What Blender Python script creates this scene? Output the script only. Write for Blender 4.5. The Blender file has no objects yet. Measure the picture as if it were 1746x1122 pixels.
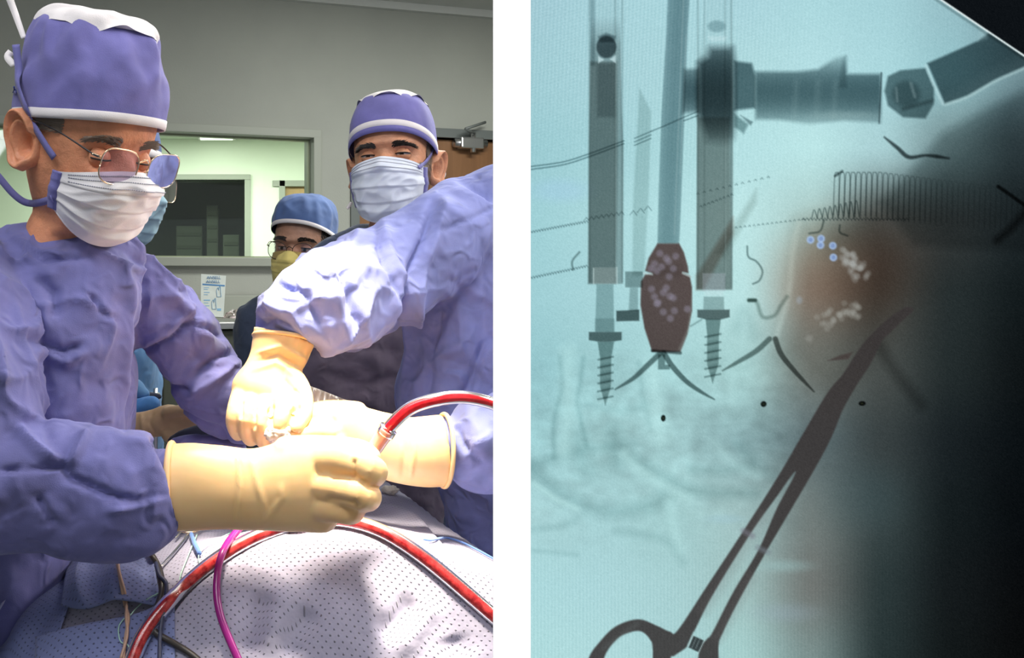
import bpy, bmesh, math, random
import numpy as np
from mathutils import Vector, Matrix
from mathutils.bvhtree import BVHTree

random.seed(7); RNG = np.random.default_rng(11)
SC = bpy.context.scene
COL = SC.collection

# ------------------------------------------------------------------ camera, light, exposure
F, CX, CY, CZ = 1500.0, 420.0, 480.0, 1.35      # focal length in pixels, principal point, eye height
IW, IH = 1746.0, 1122.0
cam_data = bpy.data.cameras.new('camera')
cam_data.sensor_fit = 'HORIZONTAL'; cam_data.sensor_width = 36.0
cam_data.lens = 36.0 * F / IW
cam_data.shift_x = (IW / 2 - CX) / IW
cam_data.shift_y = -(IH / 2 - CY) / IW
cam_data.clip_start = 0.02
cam = bpy.data.objects.new('camera', cam_data); COL.objects.link(cam)
cam.location = (0, 0, CZ); cam.rotation_euler = (math.radians(90), 0, 0)
SC.camera = cam

world = bpy.data.worlds.new('world'); SC.world = world; world.use_nodes = True
bg = world.node_tree.nodes['Background']
bg.inputs[0].default_value = (0.86, 0.92, 0.95, 1); bg.inputs[1].default_value = 0.38

SC.view_settings.view_transform = 'Standard'; SC.view_settings.look = 'None'
SC.view_settings.exposure = 0.0; SC.view_settings.gamma = 1.0
SC.view_settings.use_curve_mapping = False

def lamp(name, kind, loc, target, energy, color, **kw):
    l = bpy.data.lights.new(name, kind); l.energy = energy; l.color = color
    for k, v in kw.items(): setattr(l, k, v)
    o = bpy.data.objects.new(name, l); COL.objects.link(o); o.location = loc
    o.rotation_euler = (Vector(target) - Vector(loc)).to_track_quat('-Z', 'Y').to_euler()
    return o
# surgical lamp above the wound, a ceiling panel, added fill lights, the lit room behind the window
lamp('surgical_lamp_light', 'SPOT', (0.03, 1.00, 2.32), (0.13, 1.09, 1.08), 330, (1.0, 0.89, 0.70), spot_size=math.radians(22), spot_blend=1.0, shadow_soft_size=0.10)
lamp('hands_fill_spot', 'SPOT', (0.16, 0.84, 2.30), (0.12, 1.05, 1.10), 400, (1.0, 0.89, 0.70), spot_size=math.radians(19), spot_blend=1.0, shadow_soft_size=0.10)  # second spot added to brighten the hands
lamp('fill_light_right', 'AREA', (2.3, 0.85, 2.6), (-0.15, 1.05, 1.4), 15, (1.0, 0.95, 0.90), shape='RECTANGLE', size=1.2, size_y=0.6, spread=math.radians(85))  # unseen fill from the right, added for the near surgeon's mask and forehead
lamp('ceiling_panel_light', 'AREA', (0.45, 1.05, 2.62), (0.45, 1.10, 0.0), 9, (1.0, 0.97, 0.94), shape='RECTANGLE', size=1.2, size_y=0.8)
lamp('fill_light_camera_left', 'AREA', (-0.45, 0.15, 2.62), (0.3, 1.4, 1.2), 24, (0.95, 0.96, 1.0), shape='RECTANGLE', size=1.2, size_y=0.6)  # unseen fill near the camera, added for the far gown and near face
lamp('fill_light_back_wall', 'AREA', (1.15, 2.65, 2.62), (1.13, 2.85, 0), 60, (0.98, 1.0, 0.94), shape='RECTANGLE', size=1.2, size_y=0.6)  # unseen fill, added to lift the back wall
lamp('adjoining_room_light', 'AREA', (-0.3, 5.6, 2.3), (-0.3, 5.9, 0), 58, (0.95, 1.0, 0.90), shape='RECTANGLE', size=1.8, size_y=0.6)

# ------------------------------------------------------------------ helpers
def P(px, py, d):                      # a point seen at pixel (px, py) at distance d along the view axis
    return Vector(((px - CX) / F * d, d, CZ - (py - CY) / F * d))
def proj(v):                           # Nx3 -> pixel coordinates
    return CX + F * v[:, 0] / v[:, 1], CY - F * (v[:, 2] - CZ) / v[:, 1]

_perm = RNG.permutation(256); _perm = np.concatenate([_perm, _perm, _perm])
_grad = RNG.normal(size=(256, 3)); _grad /= np.linalg.norm(_grad, axis=1)[:, None]
def perlin(p):
    p = np.asarray(p, float); i = np.floor(p).astype(int); f = p - i; i &= 255
    u = f * f * f * (f * (f * 6 - 15) + 10)
    out = np.zeros(len(p))
    for dx in (0, 1):
        for dy in (0, 1):
            for dz in (0, 1):
                h = _perm[_perm[_perm[i[:, 0] + dx] + i[:, 1] + dy] + i[:, 2] + dz]
                g = (_grad[h] * (f - np.array([dx, dy, dz]))).sum(1)
                w = (u[:, 0] if dx else 1 - u[:, 0]) * (u[:, 1] if dy else 1 - u[:, 1]) * (u[:, 2] if dz else 1 - u[:, 2])
                out += w * g
    return out

def link(o, parent=None):
    COL.objects.link(o)
    if parent is not None:
        o.parent = parent
        top = parent; loc = Vector(parent.location)
        while top.parent is not None:
            top = top.parent; loc += Vector(top.location)
        o.matrix_parent_inverse = Matrix.Translation(-loc) if parent.parent is None else Matrix.Identity(4)
    return o
def mesh_obj(name, verts, faces, mat, parent=None, smooth=True):
    me = bpy.data.meshes.new(name)
    me.from_pydata([tuple(map(float, v)) for v in verts], [], [tuple(map(int, f)) for f in faces])
    me.update()
    if smooth: me.polygons.foreach_set('use_smooth', [True] * len(me.polygons))
    if mat: me.materials.append(mat)
    return link(bpy.data.objects.new(name, me), parent)
def tag(o, label=None, cat=None, group=None, kind=None):
    if label: o['label'] = label
    if cat: o['category'] = cat
    if group: o['group'] = group
    if kind: o['kind'] = kind
    return o
def thing(name, label, cat, loc, group=None):
    o = bpy.data.objects.new(name, None); COL.objects.link(o); o.location = loc
    o.empty_display_size = 0.05
    return tag(o, label, cat, group)

class MB:                              # collects shapes into one mesh
    def __init__(s): s.v = []; s.f = []
    def add(s, v, f):
        n = len(s.v); s.v += [tuple(map(float, x)) for x in v]; s.f += [tuple(int(i) + n for i in q) for q in f]; return s
    def build(s, name, mat, parent=None, smooth=True): return mesh_obj(name, s.v, s.f, mat, parent, smooth)

def box_vf(lo, hi, bev=0.0):
    (x0, y0, z0), (x1, y1, z1) = lo, hi
    if bev <= 0:
        v = [(x0,y0,z0),(x1,y0,z0),(x1,y1,z0),(x0,y1,z0),(x0,y0,z1),(x1,y0,z1),(x1,y1,z1),(x0,y1,z1)]
        return v, [(0,3,2,1),(4,5,6,7),(0,1,5,4),(1,2,6,5),(2,3,7,6),(3,0,4,7)]
    bm = bmesh.new(); bmesh.ops.create_cube(bm, size=1)
    for q in bm.verts:
        q.co = ((x0+x1)/2 + q.co.x*(x1-x0), (y0+y1)/2 + q.co.y*(y1-y0), (z0+z1)/2 + q.co.z*(z1-z0))
    bmesh.ops.bevel(bm, geom=bm.edges[:], offset=bev, segments=2, affect='EDGES', profile=0.6)
    bm.verts.index_update()
    v = [tuple(q.co) for q in bm.verts]; f = [tuple(q.index for q in p.verts) for p in bm.faces]; bm.free()
    return v, f

def catmull(pts, n):                   # resample control rows (k x m) to n rows
    pts = np.asarray(pts, float); k = len(pts)
    t = np.linspace(0, k - 1, n); i = np.clip(np.floor(t).astype(int), 0, k - 2); f = (t - i)[:, None]
    ext = np.vstack([2 * pts[0] - pts[1], pts, 2 * pts[-1] - pts[-2]])
    p0, p1, p2, p3 = ext[i], ext[i + 1], ext[i + 2], ext[i + 3]
    return 0.5 * (2*p1 + (p2-p0)*f + (2*p0-5*p1+4*p2-p3)*f*f + (3*p1-p0-3*p2+p3)*f**3)

def ring_loft(rings, cap=True):        # list of equal-length closed rings -> verts, faces
    n = len(rings[0]); v = [p for r in rings for p in r]; f = []
    for a in range(len(rings) - 1):
        for b in range(n):
            f.append((a*n+b, a*n+(b+1) % n, (a+1)*n+(b+1) % n, (a+1)*n+b))
    if cap:
        for a, flip in ((0, False), (len(rings) - 1, True)):
            c = len(v); v.append(np.mean(np.array(rings[a]), axis=0))
            for b in range(n):
                q = (a*n+(b+1) % n, a*n+b, c)
                f.append(q[::-1] if flip else q)
    return v, f

def tube(pts, n_len=40, n_seg=16, cap=True, ref=(0, 1, 0), squash=1.0):
    """pts: rows (x, y, z, r [, depth ratio]); smooth tapered limb or hose."""
    pts = np.asarray([list(p) + ([squash] if len(p) == 4 else []) for p in pts], float)
    q = catmull(pts, n_len); c = q[:, :3]; r = np.maximum(q[:, 3], 1e-4); ra = q[:, 4]
    t = np.gradient(c, axis=0); t /= np.linalg.norm(t, axis=1)[:, None] + 1e-12
    ref = np.array(ref, float); rings = []; U = None
    for k in range(n_len):
        if U is None:
            u = np.cross(t[k], ref)
            if np.linalg.norm(u) < 1e-3: u = np.cross(t[k], [1, 0, 0.01])
        else:
            u = U - t[k] * (U @ t[k])
        u /= np.linalg.norm(u); U = u; w = np.cross(u, t[k])
        a = np.linspace(0, 2*math.pi, n_seg, endpoint=False)
        rings.append(c[k] + r[k] * (np.cos(a)[:, None] * u + ra[k] * np.sin(a)[:, None] * w))
    return ring_loft(rings, cap)
def px_path(rows, scale=1.0):          # rows (px, py, d, r_px [, ratio]) -> tube rows in metres
    out = []
    for r in rows:
        p = P(r[0], r[1], r[2]); out.append([p.x, p.y, p.z, r[3] * r[2] / F * scale] + list(r[4:]))
    return out
def px_tube(rows, **k): return tube(px_path(rows), **k)
def column(rows, n_len=40, n_seg=40):  # upright body: rows (px, py, d, half width px, half depth m)
    rings = []
    q = catmull(rows, n_len)
    for px, py, d, w, dep in q:
        c = np.array(P(px, py, d)); a = np.linspace(0, 2*math.pi, n_seg, endpoint=False)
        ca, sa = np.cos(a), np.sin(a)
        e = 0.8
        rings.append(c + np.stack([np.sign(ca)*np.abs(ca)**e * w*d/F, np.sign(sa)*np.abs(sa)**e * dep, 0*a], 1))
    return ring_loft(rings)

def fuse(parts, voxel, smooth=4):      # several closed shapes -> one continuous surface (verts, faces arrays)
    mb = MB()
    for v, f in parts: mb.add(v, f)
    me = bpy.data.meshes.new('fuse'); me.from_pydata(mb.v, [], mb.f); me.update()
    bm = bmesh.new(); bm.from_mesh(me); bmesh.ops.recalc_face_normals(bm, faces=bm.faces); bm.to_mesh(me); bm.free()
    o = bpy.data.objects.new('fuse', me); COL.objects.link(o)
    m = o.modifiers.new('r', 'REMESH'); m.mode = 'VOXEL'; m.voxel_size = voxel
    if smooth:
        m = o.modifiers.new('s', 'SMOOTH'); m.iterations = smooth; m.factor = 0.5
    dg = bpy.context.evaluated_depsgraph_get()
    out = bpy.data.meshes.new_from_object(o.evaluated_get(dg))
    bpy.data.objects.remove(o); bpy.data.meshes.remove(me)
    return out
def arr(me):
    n = len(me.vertices); v = np.empty(n*3); me.vertices.foreach_get('co', v)
    nn = np.empty(n*3); me.vertices.foreach_get('normal', nn)
    return v.reshape(-1, 3), nn.reshape(-1, 3)
def setv(me, v):
    me.vertices.foreach_set('co', np.ascontiguousarray(v, dtype=np.float32).ravel()); me.update()
def obj_me(name, me, mat, parent=None):
    me.name = name; me.materials.clear(); me.materials.append(mat)
    me.polygons.foreach_set('use_smooth', [True] * len(me.polygons))
    return link(bpy.data.objects.new(name, me), parent)

def seg_dist(x, y, pts):               # distance of many points to a polyline, and the run along it 0..1
    best = np.full(x.shape, 1e9); run = np.zeros(x.shape)
    pts = np.asarray(pts, float); L = np.r_[0, np.cumsum(np.linalg.norm(np.diff(pts, axis=0), axis=1))]
    for k in range(len(pts) - 1):
        (ax, ay), (bx, by) = pts[k], pts[k+1]; dx, dy = bx-ax, by-ay; l2 = dx*dx+dy*dy + 1e-9
        t = np.clip(((x-ax)*dx + (y-ay)*dy) / l2, 0, 1)
        d = np.hypot(x-ax-t*dx, y-ay-t*dy); m = d < best
        best = np.where(m, d, best); run = np.where(m, (L[k] + t*math.sqrt(l2)) / L[-1], run)
    return best, run
def cloth(me, folds=(), a1=0.010, a2=0.005, s1=7.0, s2=17.0, stretch=(1, 1, 1), seed=0.0, fine=0.0, a3=None):
    """crumple a cloth surface: sharp-edged noise folds plus the long folds the garment shows."""
    a3 = a2*.7 if a3 is None else a3
    v, n = arr(me); p = v * np.array(stretch) + seed
    w = np.stack([perlin(p*3.1 + 5), perlin(p*3.1 + 17), perlin(p*3.1 + 31)], 1)
    d = a1 * (0.32 - np.abs(perlin(p*s1 + w*0.9))*2.0) + a2 * (np.abs(perlin(p*s2 + w*1.4 + 9))*2.0 - 0.32)
    d += 0.3 * a2 * (0.3 - np.abs(perlin(p*s2*1.9 + w*2 + 3))*2.0)
    for q_, sg in ((p*s1*.8 + w*1.2 + 41, 1), (p*s1*1.2 + w*1.6 + 57, -1), (p*s1*1.9 + w + 71, 1)):
        d += sg * a3 * np.exp(-np.abs(perlin(q_))/0.045) * np.clip(0.30 + perlin(p*3.5 + 23*sg)*2.2, 0, 1.2)
    if fine: d += fine * perlin(p*55)
    if folds:
        x, y = proj(v); face = n[:, 1] < 0.35
        for pts, wd, amp in folds:
            dist, run = seg_dist(x, y, pts)
            tap = np.clip(np.minimum(run, 1-run) * 6, 0, 1)
            d += np.where(face, amp * np.exp(-(dist/wd)**1.5) * (0.25 + 0.75*tap), 0)
    setv(me, v + n * d[:, None])
def bvh_of(objs):
    vs, fs = [], []
    for o in objs:
        n = len(vs); m = Matrix.Translation(o.location) if o.parent is None else Matrix.Identity(4)
        vs += [m @ q.co for q in o.data.vertices]; fs += [tuple(i+n for i in p.vertices) for p in o.data.polygons]
    return BVHTree.FromPolygons(vs, fs)
def hit(tree, px, py, off=0.0, default=1.0):
    o = Vector((0, 0, CZ)); r = (P(px, py, 1.0) - o).normalized()
    loc, nor, i, dist = tree.ray_cast(o, r)
    if loc is None: return P(px, py, default), Vector((0, -1, 0))
    if nor.dot(r) > 0: nor = -nor
    return loc + nor * off, nor
def resample_px(pts, n): return catmull(np.asarray(pts, float), n)
def drape_path(tree, pts, n, off, default=1.0, smooth=6):
    q = resample_px(pts, n); out = np.array([hit(tree, a, b, off, default)[0] for a, b in q[:, :2]])
    for _ in range(smooth):
        out[1:-1] = 0.25*out[:-2] + 0.5*out[1:-1] + 0.25*out[2:]
    return out
def ribbon_vf(path, normals, width, thick=0.0012):   # flat tape with thickness along a 3D path
    path = np.asarray(path, float); nrm = np.asarray(normals, float)
    t = np.gradient(path, axis=0); t /= np.linalg.norm(t, axis=1)[:, None] + 1e-12
    s = np.cross(t, nrm); s /= np.linalg.norm(s, axis=1)[:, None] + 1e-12
    w = np.asarray(width) * np.ones(len(path))
    rings = []
    for k in range(len(path)):
        a = s[k]*w[k]/2; b = nrm[k]*thick/2
        rings.append([path[k]-a-b, path[k]+a-b, path[k]+a+b, path[k]-a+b])
    return ring_loft(rings)

# ------------------------------------------------------------------ materials
def mat(name, col, rough=0.6, **kw):
    m = bpy.data.materials.new(name); m.use_nodes = True; nt = m.node_tree; b = nt.nodes['Principled BSDF']
    b.inputs['Base Color'].default_value = (*col, 1); b.inputs['Roughness'].default_value = rough
    for k, v in kw.items(): b.inputs[k].default_value = v
    return m
def nodes(m): return m.node_tree.nodes, m.node_tree.links, m.node_tree.nodes['Principled BSDF']
def noise_node(m, scale, detail=4, rough=0.55, vec=None, dist=0.0):
    N, L, b = nodes(m); n = N.new('ShaderNodeTexNoise'); n.inputs['Scale'].default_value = scale
    n.inputs['Detail'].default_value = detail; n.inputs['Roughness'].default_value = rough; n.inputs['Distortion'].default_value = dist
    if vec is None:
        tc = N.new('ShaderNodeTexCoord'); vec = tc.outputs['Object']
    L.new(vec, n.inputs['Vector']); return n
def mottle(m, c1, c2, scale, detail=4, lo=0.35, hi=0.65):
    N, L, b = nodes(m); n = noise_node(m, scale, detail); r = N.new('ShaderNodeValToRGB')
    r.color_ramp.elements[0].position = lo; r.color_ramp.elements[1].position = hi
    r.color_ramp.elements[0].color = (*c1, 1); r.color_ramp.elements[1].color = (*c2, 1)
    L.new(n.outputs['Fac'], r.inputs['Fac']); L.new(r.outputs['Color'], b.inputs['Base Color']); return m
def bump(m, layers, ridged=False):                   # layers: (scale, distance, detail)
    N, L, b = nodes(m); prev = None
    for scale, dist, det in layers:
        n = noise_node(m, scale, det, dist=0.6 if ridged else 0.0)
        if ridged and scale < 100: n.noise_type = 'RIDGED_MULTIFRACTAL'; n.normalize = True
        bp = N.new('ShaderNodeBump'); bp.inputs['Distance'].default_value = dist
        bp.inputs['Strength'].default_value = 1.0
        L.new(n.outputs['Fac'], bp.inputs['Height'])
        if prev: L.new(prev.outputs['Normal'], bp.inputs['Normal'])
        prev = bp
    L.new(prev.outputs['Normal'], b.inputs['Normal']); return m
def scl(c, k): return tuple(min(1, x*k) for x in c)
def fabric(name, col, rough=0.85, var=0.14, wr=0.004):
    m = mat(name, col, rough); m.node_tree.nodes['Principled BSDF'].inputs['Sheen Weight'].default_value = 0.15
    mottle(m, scl(col, 1-var), scl(col, 1+var), 14, 5)
    bump(m, [(12, wr*3.0, 3), (40, wr*0.7, 3), (900, 0.0003, 2)], ridged=True); return m

M = {}
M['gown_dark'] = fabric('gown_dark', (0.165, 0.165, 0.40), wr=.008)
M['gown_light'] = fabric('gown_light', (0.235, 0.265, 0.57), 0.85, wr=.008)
M['cap'] = fabric('cap_violet', (0.165, 0.155, 0.42), wr=0.0016)
M['cap_blue'] = fabric('cap_blue', (0.075, 0.135, 0.32), wr=0.0012)
M['paper_white'] = fabric('paper_white', (0.74, 0.70, 0.70), wr=0.0012, var=0.06)
M['mask_white'] = fabric('mask_white', (0.82, 0.79, 0.80), wr=0.0008, var=0.04)
M['mask_pale'] = fabric('mask_pale_blue', (0.70, 0.75, 0.84), wr=0.0012, var=0.05)
M['mask_yellow'] = fabric('mask_yellow', (0.75, 0.62, 0.20), wr=0.001, var=0.08)
M['tie'] = fabric('tie_violet', (0.17, 0.165, 0.42), wr=0.0008)
M['stitch'] = mat('stitch_grey', (0.30, 0.31, 0.38), 0.8)
M['print_blue'] = mat('print_blue', (0.03, 0.05, 0.28), 0.7)
M['scrubs'] = fabric('scrubs_navy', (0.055, 0.075, 0.13))
M['apron'] = fabric('apron_plum', (0.085, 0.065, 0.095))
def skin(name, col, spots=0.12):
    m = mat(name, col, 0.5); b = m.node_tree.nodes['Principled BSDF']
    b.inputs['Subsurface Weight'].default_value = 0.12; b.inputs['Subsurface Radius'].default_value = (0.012, 0.005, 0.003)
    b.inputs['Subsurface Scale'].default_value = 0.6
    mottle(m, scl(col, 1-spots), scl(col, 1+spots), 45, 6); bump(m, [(160, 0.0012, 4), (700, 0.0004, 3)]); return m
M['skin_a'] = skin('skin_tan', (0.76, 0.32, 0.17))
M['skin_b'] = skin('skin_olive', (0.62, 0.29, 0.16))
M['skin_c'] = skin('skin_brown', (0.46, 0.25, 0.165))
M['hair'] = mat('hair_dark', (0.022, 0.016, 0.013), 0.5)
M['hair_grey'] = mat('hair_grey', (0.20, 0.15, 0.115), 0.5)
M['eye'] = mat('eyeball', (0.42, 0.36, 0.33), 0.15); M['iris'] = mat('iris', (0.02, 0.012, 0.008), 0.1)
M['gold'] = mat('gold_metal', (0.75, 0.60, 0.42), 0.25, Metallic=1.0)
M['steel'] = mat('brushed_steel', (0.62, 0.62, 0.62), 0.3, Metallic=1.0)
M['dark_plastic'] = mat('dark_plastic', (0.015, 0.014, 0.016), 0.35)
M['brown_plastic'] = mat('brown_plastic', (0.05, 0.028, 0.022), 0.3)
def glassy(name, tint, alpha, rough=0.03):
    m = bpy.data.materials.new(name); m.use_nodes = True; N = m.node_tree.nodes; L = m.node_tree.links; N.clear()
    o = N.new('ShaderNodeOutputMaterial'); t = N.new('ShaderNodeBsdfTransparent'); g = N.new('ShaderNodeBsdfGlossy'); x = N.new('ShaderNodeMixShader')
    t.inputs[0].default_value = (*tint, 1); g.inputs['Roughness'].default_value = rough; g.inputs[0].default_value = (1, 1, 1, 1)
    fr = N.new('ShaderNodeFresnel'); fr.inputs[0].default_value = 1.45
    ad = N.new('ShaderNodeMath'); ad.operation = 'ADD'; ad.inputs[1].default_value = alpha; L.new(fr.outputs[0], ad.inputs[0])
    L.new(ad.outputs[0], x.inputs[0]); L.new(t.outputs[0], x.inputs[1]); L.new(g.outputs[0], x.inputs[2]); L.new(x.outputs[0], o.inputs[0]); return m
M['lens'] = glassy('spectacle_lens', (0.86, 0.78, 0.88), 0.035)
M['lens_clear'] = glassy('spectacle_lens_clear', (0.93, 0.90, 0.92), 0.0)
M['pane'] = glassy('window_pane', (0.93, 0.97, 0.93), 0.0)
M['clear_tube'] = glassy('clear_tubing', (0.96, 0.90, 0.90), 0.0, 0.22)
def glove():
    m = mat('latex_glove', (0.86, 0.62, 0.33), 0.42); b = m.node_tree.nodes['Principled BSDF']
    b.inputs['Subsurface Weight'].default_value = 0.4; b.inputs['Subsurface Radius'].default_value = (0.02, 0.011, 0.005)
    mottle(m, (0.86, 0.56, 0.26), (0.91, 0.63, 0.33), 12, 4); bump(m, [(18, 0.0008, 2)]); return m
M['glove'] = glove()
M['gauze'] = fabric('gauze', (0.80, 0.74, 0.64), wr=0.003, var=0.05)
def drape_mat(name, col, pitch=0.0090, depth=0.0010):
    m = mat(name, col, 0.75); N, L, b = nodes(m); b.inputs['Sheen Weight'].default_value = 0.2
    tc = N.new('ShaderNodeTexCoord'); se = N.new('ShaderNodeSeparateXYZ'); L.new(tc.outputs['UV'], se.inputs[0])
    def mth(op, a, b_=None, c=None):
        n = N.new('ShaderNodeMath'); n.operation = op
        for k, q in enumerate((a, b_, c)):
            if q is None: continue
            if isinstance(q, (int, float)): n.inputs[k].default_value = q
            else: L.new(q, n.inputs[k])
        return n.outputs[0]
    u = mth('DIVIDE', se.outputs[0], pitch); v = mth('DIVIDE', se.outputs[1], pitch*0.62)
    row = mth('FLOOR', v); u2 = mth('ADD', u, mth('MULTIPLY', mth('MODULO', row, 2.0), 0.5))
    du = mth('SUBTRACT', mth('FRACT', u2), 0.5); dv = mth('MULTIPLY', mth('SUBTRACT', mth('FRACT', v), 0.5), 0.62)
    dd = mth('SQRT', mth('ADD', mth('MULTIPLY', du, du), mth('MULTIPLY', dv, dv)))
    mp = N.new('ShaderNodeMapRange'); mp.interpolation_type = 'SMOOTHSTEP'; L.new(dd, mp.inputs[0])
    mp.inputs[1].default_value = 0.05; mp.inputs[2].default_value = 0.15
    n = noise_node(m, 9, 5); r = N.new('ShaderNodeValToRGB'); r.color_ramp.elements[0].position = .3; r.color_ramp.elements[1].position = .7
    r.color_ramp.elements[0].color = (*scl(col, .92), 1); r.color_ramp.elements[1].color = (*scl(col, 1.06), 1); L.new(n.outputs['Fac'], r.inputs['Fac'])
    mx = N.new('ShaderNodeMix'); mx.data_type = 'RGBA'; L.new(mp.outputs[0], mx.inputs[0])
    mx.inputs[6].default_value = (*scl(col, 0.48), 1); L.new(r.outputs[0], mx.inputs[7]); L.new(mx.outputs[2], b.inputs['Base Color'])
    bp = N.new('ShaderNodeBump'); bp.inputs['Distance'].default_value = depth; L.new(mp.outputs[0], bp.inputs['Height'])
    n2 = noise_node(m, 22, 4); b2 = N.new('ShaderNodeBump'); b2.inputs['Distance'].default_value = 0.004; L.new(n2.outputs['Fac'], b2.inputs['Height'])
    L.new(bp.outputs[0], b2.inputs['Normal']); L.new(b2.outputs[0], b.inputs['Normal']); return m
M['drape'] = drape_mat('drape_dimpled', (0.335, 0.32, 0.43))
M['drape_blue'] = drape_mat('drape_blue_dimpled', (0.17, 0.20, 0.40))
M['drape_plain'] = fabric('drape_plain_blue', (0.10, 0.135, 0.34))
# ------------------------------------------------------------------ the room
def struct(o): o['kind'] = 'structure'; return o
M['wall'] = bump(mottle(mat('wall_paint', (0.34, 0.35, 0.31), 0.7), (0.325, 0.335, 0.30), (0.355, 0.365, 0.325), 2.2, 5), [(120, 0.0006, 3)])
M['frame_grey'] = mat('frame_grey', (0.30, 0.315, 0.27), 0.5)
M['frame_dark'] = mat('frame_dark_steel', (0.13, 0.145, 0.14), 0.45)
M['ceiling'] = bump(mat('ceiling_tile', (0.55, 0.56, 0.53), 0.9), [(90, 0.001, 3)])
M['floor'] = mottle(mat('vinyl_floor', (0.25, 0.27, 0.28), 0.35), (0.22, 0.24, 0.25), (0.29, 0.31, 0.31), 6, 5)
M['far_wall'] = mottle(mat('far_wall_green', (0.72, 0.78, 0.66), 0.7), (0.71, 0.77, 0.65), (0.74, 0.80, 0.68), 1.5, 3)
M['dim'] = mat('unlit_room', (0.075, 0.08, 0.06), 0.8)
M['dim2'] = mat('unlit_room_box', (0.095, 0.10, 0.08), 0.7)
def wood(name, c1, c2):
    m = mat(name, c1, 0.45); N, L, b = nodes(m)
    tc = N.new('ShaderNodeTexCoord'); mp = N.new('ShaderNodeMapping'); mp.inputs['Scale'].default_value = (9, 9, 0.7)
    L.new(tc.outputs['Object'], mp.inputs['Vector']); n = noise_node(m, 2.5, 7, 0.6, mp.outputs['Vector'], 0.6)
    r = N.new('ShaderNodeValToRGB'); r.color_ramp.elements[0].position = .32; r.color_ramp.elements[1].position = .7
    r.color_ramp.elements[0].color = (*c1, 1); r.color_ramp.elements[1].color = (*c2, 1)
    L.new(n.outputs['Fac'], r.inputs['Fac']); L.new(r.outputs['Color'], b.inputs['Base Color']); return m
M['door_wood'] = wood('door_wood', (0.19, 0.088, 0.036), (0.235, 0.112, 0.047))
M['door_wood_far'] = wood('far_door_wood', (0.38, 0.23, 0.085), (0.46, 0.29, 0.11))

Y0, K = 4.05, 0.27; KN = math.sqrt(1 + K*K)
def wall_s(px): return (px - CX) / F * (Y0 / (1 - K*(px-CX)/F)) * KN
def wall_d(px): return Y0 / (1 - K*(px-CX)/F)
def wall_z(px, py): return CZ - (py - CY) / F * wall_d(px)
def wbox(s0, s1, z0, z1, t0, t1, bev=0.0):     # box on the back wall: s along it, t out of it towards the room
    v, f = box_vf((s0, -t1, z0), (s1, -t0, z1), bev)
    out = [((a - K*b)/KN, Y0 + (K*a + b)/KN, c) for a, b, c in v]
    return out, f

ZC = 2.69
w0, w1 = wall_s(-170), wall_s(533); wz0, wz1 = wall_z(400, 441), wall_z(420, 230)
d0, d1 = wall_s(612), wall_s(990); dz1 = wall_z(800, 237)
mb = MB()
for b in ((-5.5, w0, 0, ZC), (w0, w1, 0, wz0), (w0, w1, wz1, ZC), (w1, d0, 0, ZC), (d0, d1, dz1, ZC), (d1, 4.5, 0, ZC)):
    mb.add(*wbox(*b, -0.12, 0.0))
wall_back = struct(mb.build('wall_back', M['wall'], smooth=False))
mb = MB(); mb.add(*box_vf((-5, -3.0, ZC), (5, 6.0, ZC+0.05))); struct(mb.build('ceiling', M['ceiling'], smooth=False))
mb = MB(); mb.add(*box_vf((-6, -3.0, -0.05), (6, 9.5, 0.0))); struct(mb.build('floor', M['floor'], smooth=False))
mb = MB(); mb.add(*box_vf((-3.3, -1.0, 0), (-3.2, 4.3, ZC))); struct(mb.build('wall_left', M['wall'], smooth=False))
mb = MB(); mb.add(*box_vf((3.2, -1.0, 0), (3.3, 4.9, ZC))); struct(mb.build('wall_right', M['wall'], smooth=False))
mb = MB(); mb.add(*wbox(-3.2, 4.0, ZC-0.035, ZC, 0.0, 0.03)); struct(mb.build('trim_1', M['ceiling'], smooth=False))

# window between the rooms
cw = 0.035
win = bpy.data.objects.new('window_1', None); COL.objects.link(win); win.location = (0, Y0, wz0); struct(win)
for nm, b in (('window_head', (w0-cw, w1+cw, wz1-0.004, wz1+cw)), ('window_jamb', (w1-0.004, w1+cw, wz0, wz1)),
              ('window_jamb', (w0-cw, w0+0.004, wz0, wz1)), ('window_sill', (w0-cw, w1+cw, wz0-0.035, wz0+0.004))):
    m_ = MB(); m_.add(*wbox(*b, -0.11, 0.03 if nm != 'window_sill' else 0.05, 0.003)); m_.build(nm, M['frame_grey'], win, False)
m_ = MB(); m_.add(*wbox(w0, w1, wz0, wz1, -0.06, -0.054)); m_.build('glass_pane', M['pane'], win, False)
bead = mat('window_bead', (0.30, 0.34, 0.22), 0.5)
for b in ((w0, w1, wz1-0.012, wz1-0.004), (w1-0.012, w1-0.004, wz0, wz1), (w0, w1, wz0+0.004, wz0+0.012)):
    m_ = MB(); m_.add(*wbox(*b, -0.05, -0.03)); m_.build('glazing_bead', bead, win, False)

# door with closer
door = bpy.data.objects.new('door_1', None); COL.objects.link(door); door.location = (1.0, Y0+0.3, 0); struct(door)
fr = 0.045
for nm, b in (('door_head', (d0-fr, d1+fr, dz1, dz1+fr)), ('door_jamb', (d0-fr, d0, 0, dz1)), ('door_jamb', (d1, d1+fr, 0, dz1))):
    m_ = MB(); m_.add(*wbox(*b, -0.11, 0.012, 0.002)); m_.build(nm, M['frame_dark'], door, False)
m_ = MB(); m_.add(*wbox(d0+0.003, d1-0.003, 0.01, dz1-0.004, -0.07, -0.025, 0.002)); m_.build('door_leaf', M['door_wood'], door, False)
cs0, cs1 = wall_s(775), wall_s(826); cz = wall_z(800, 245)
m_ = MB(); m_.add(*wbox(cs0+0.02, cs1-0.02, cz-0.028, cz+0.028, -0.025, 0.035, 0.008)); clo = m_.build('door_closer', M['steel'], door, False)
m_ = MB()
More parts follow.
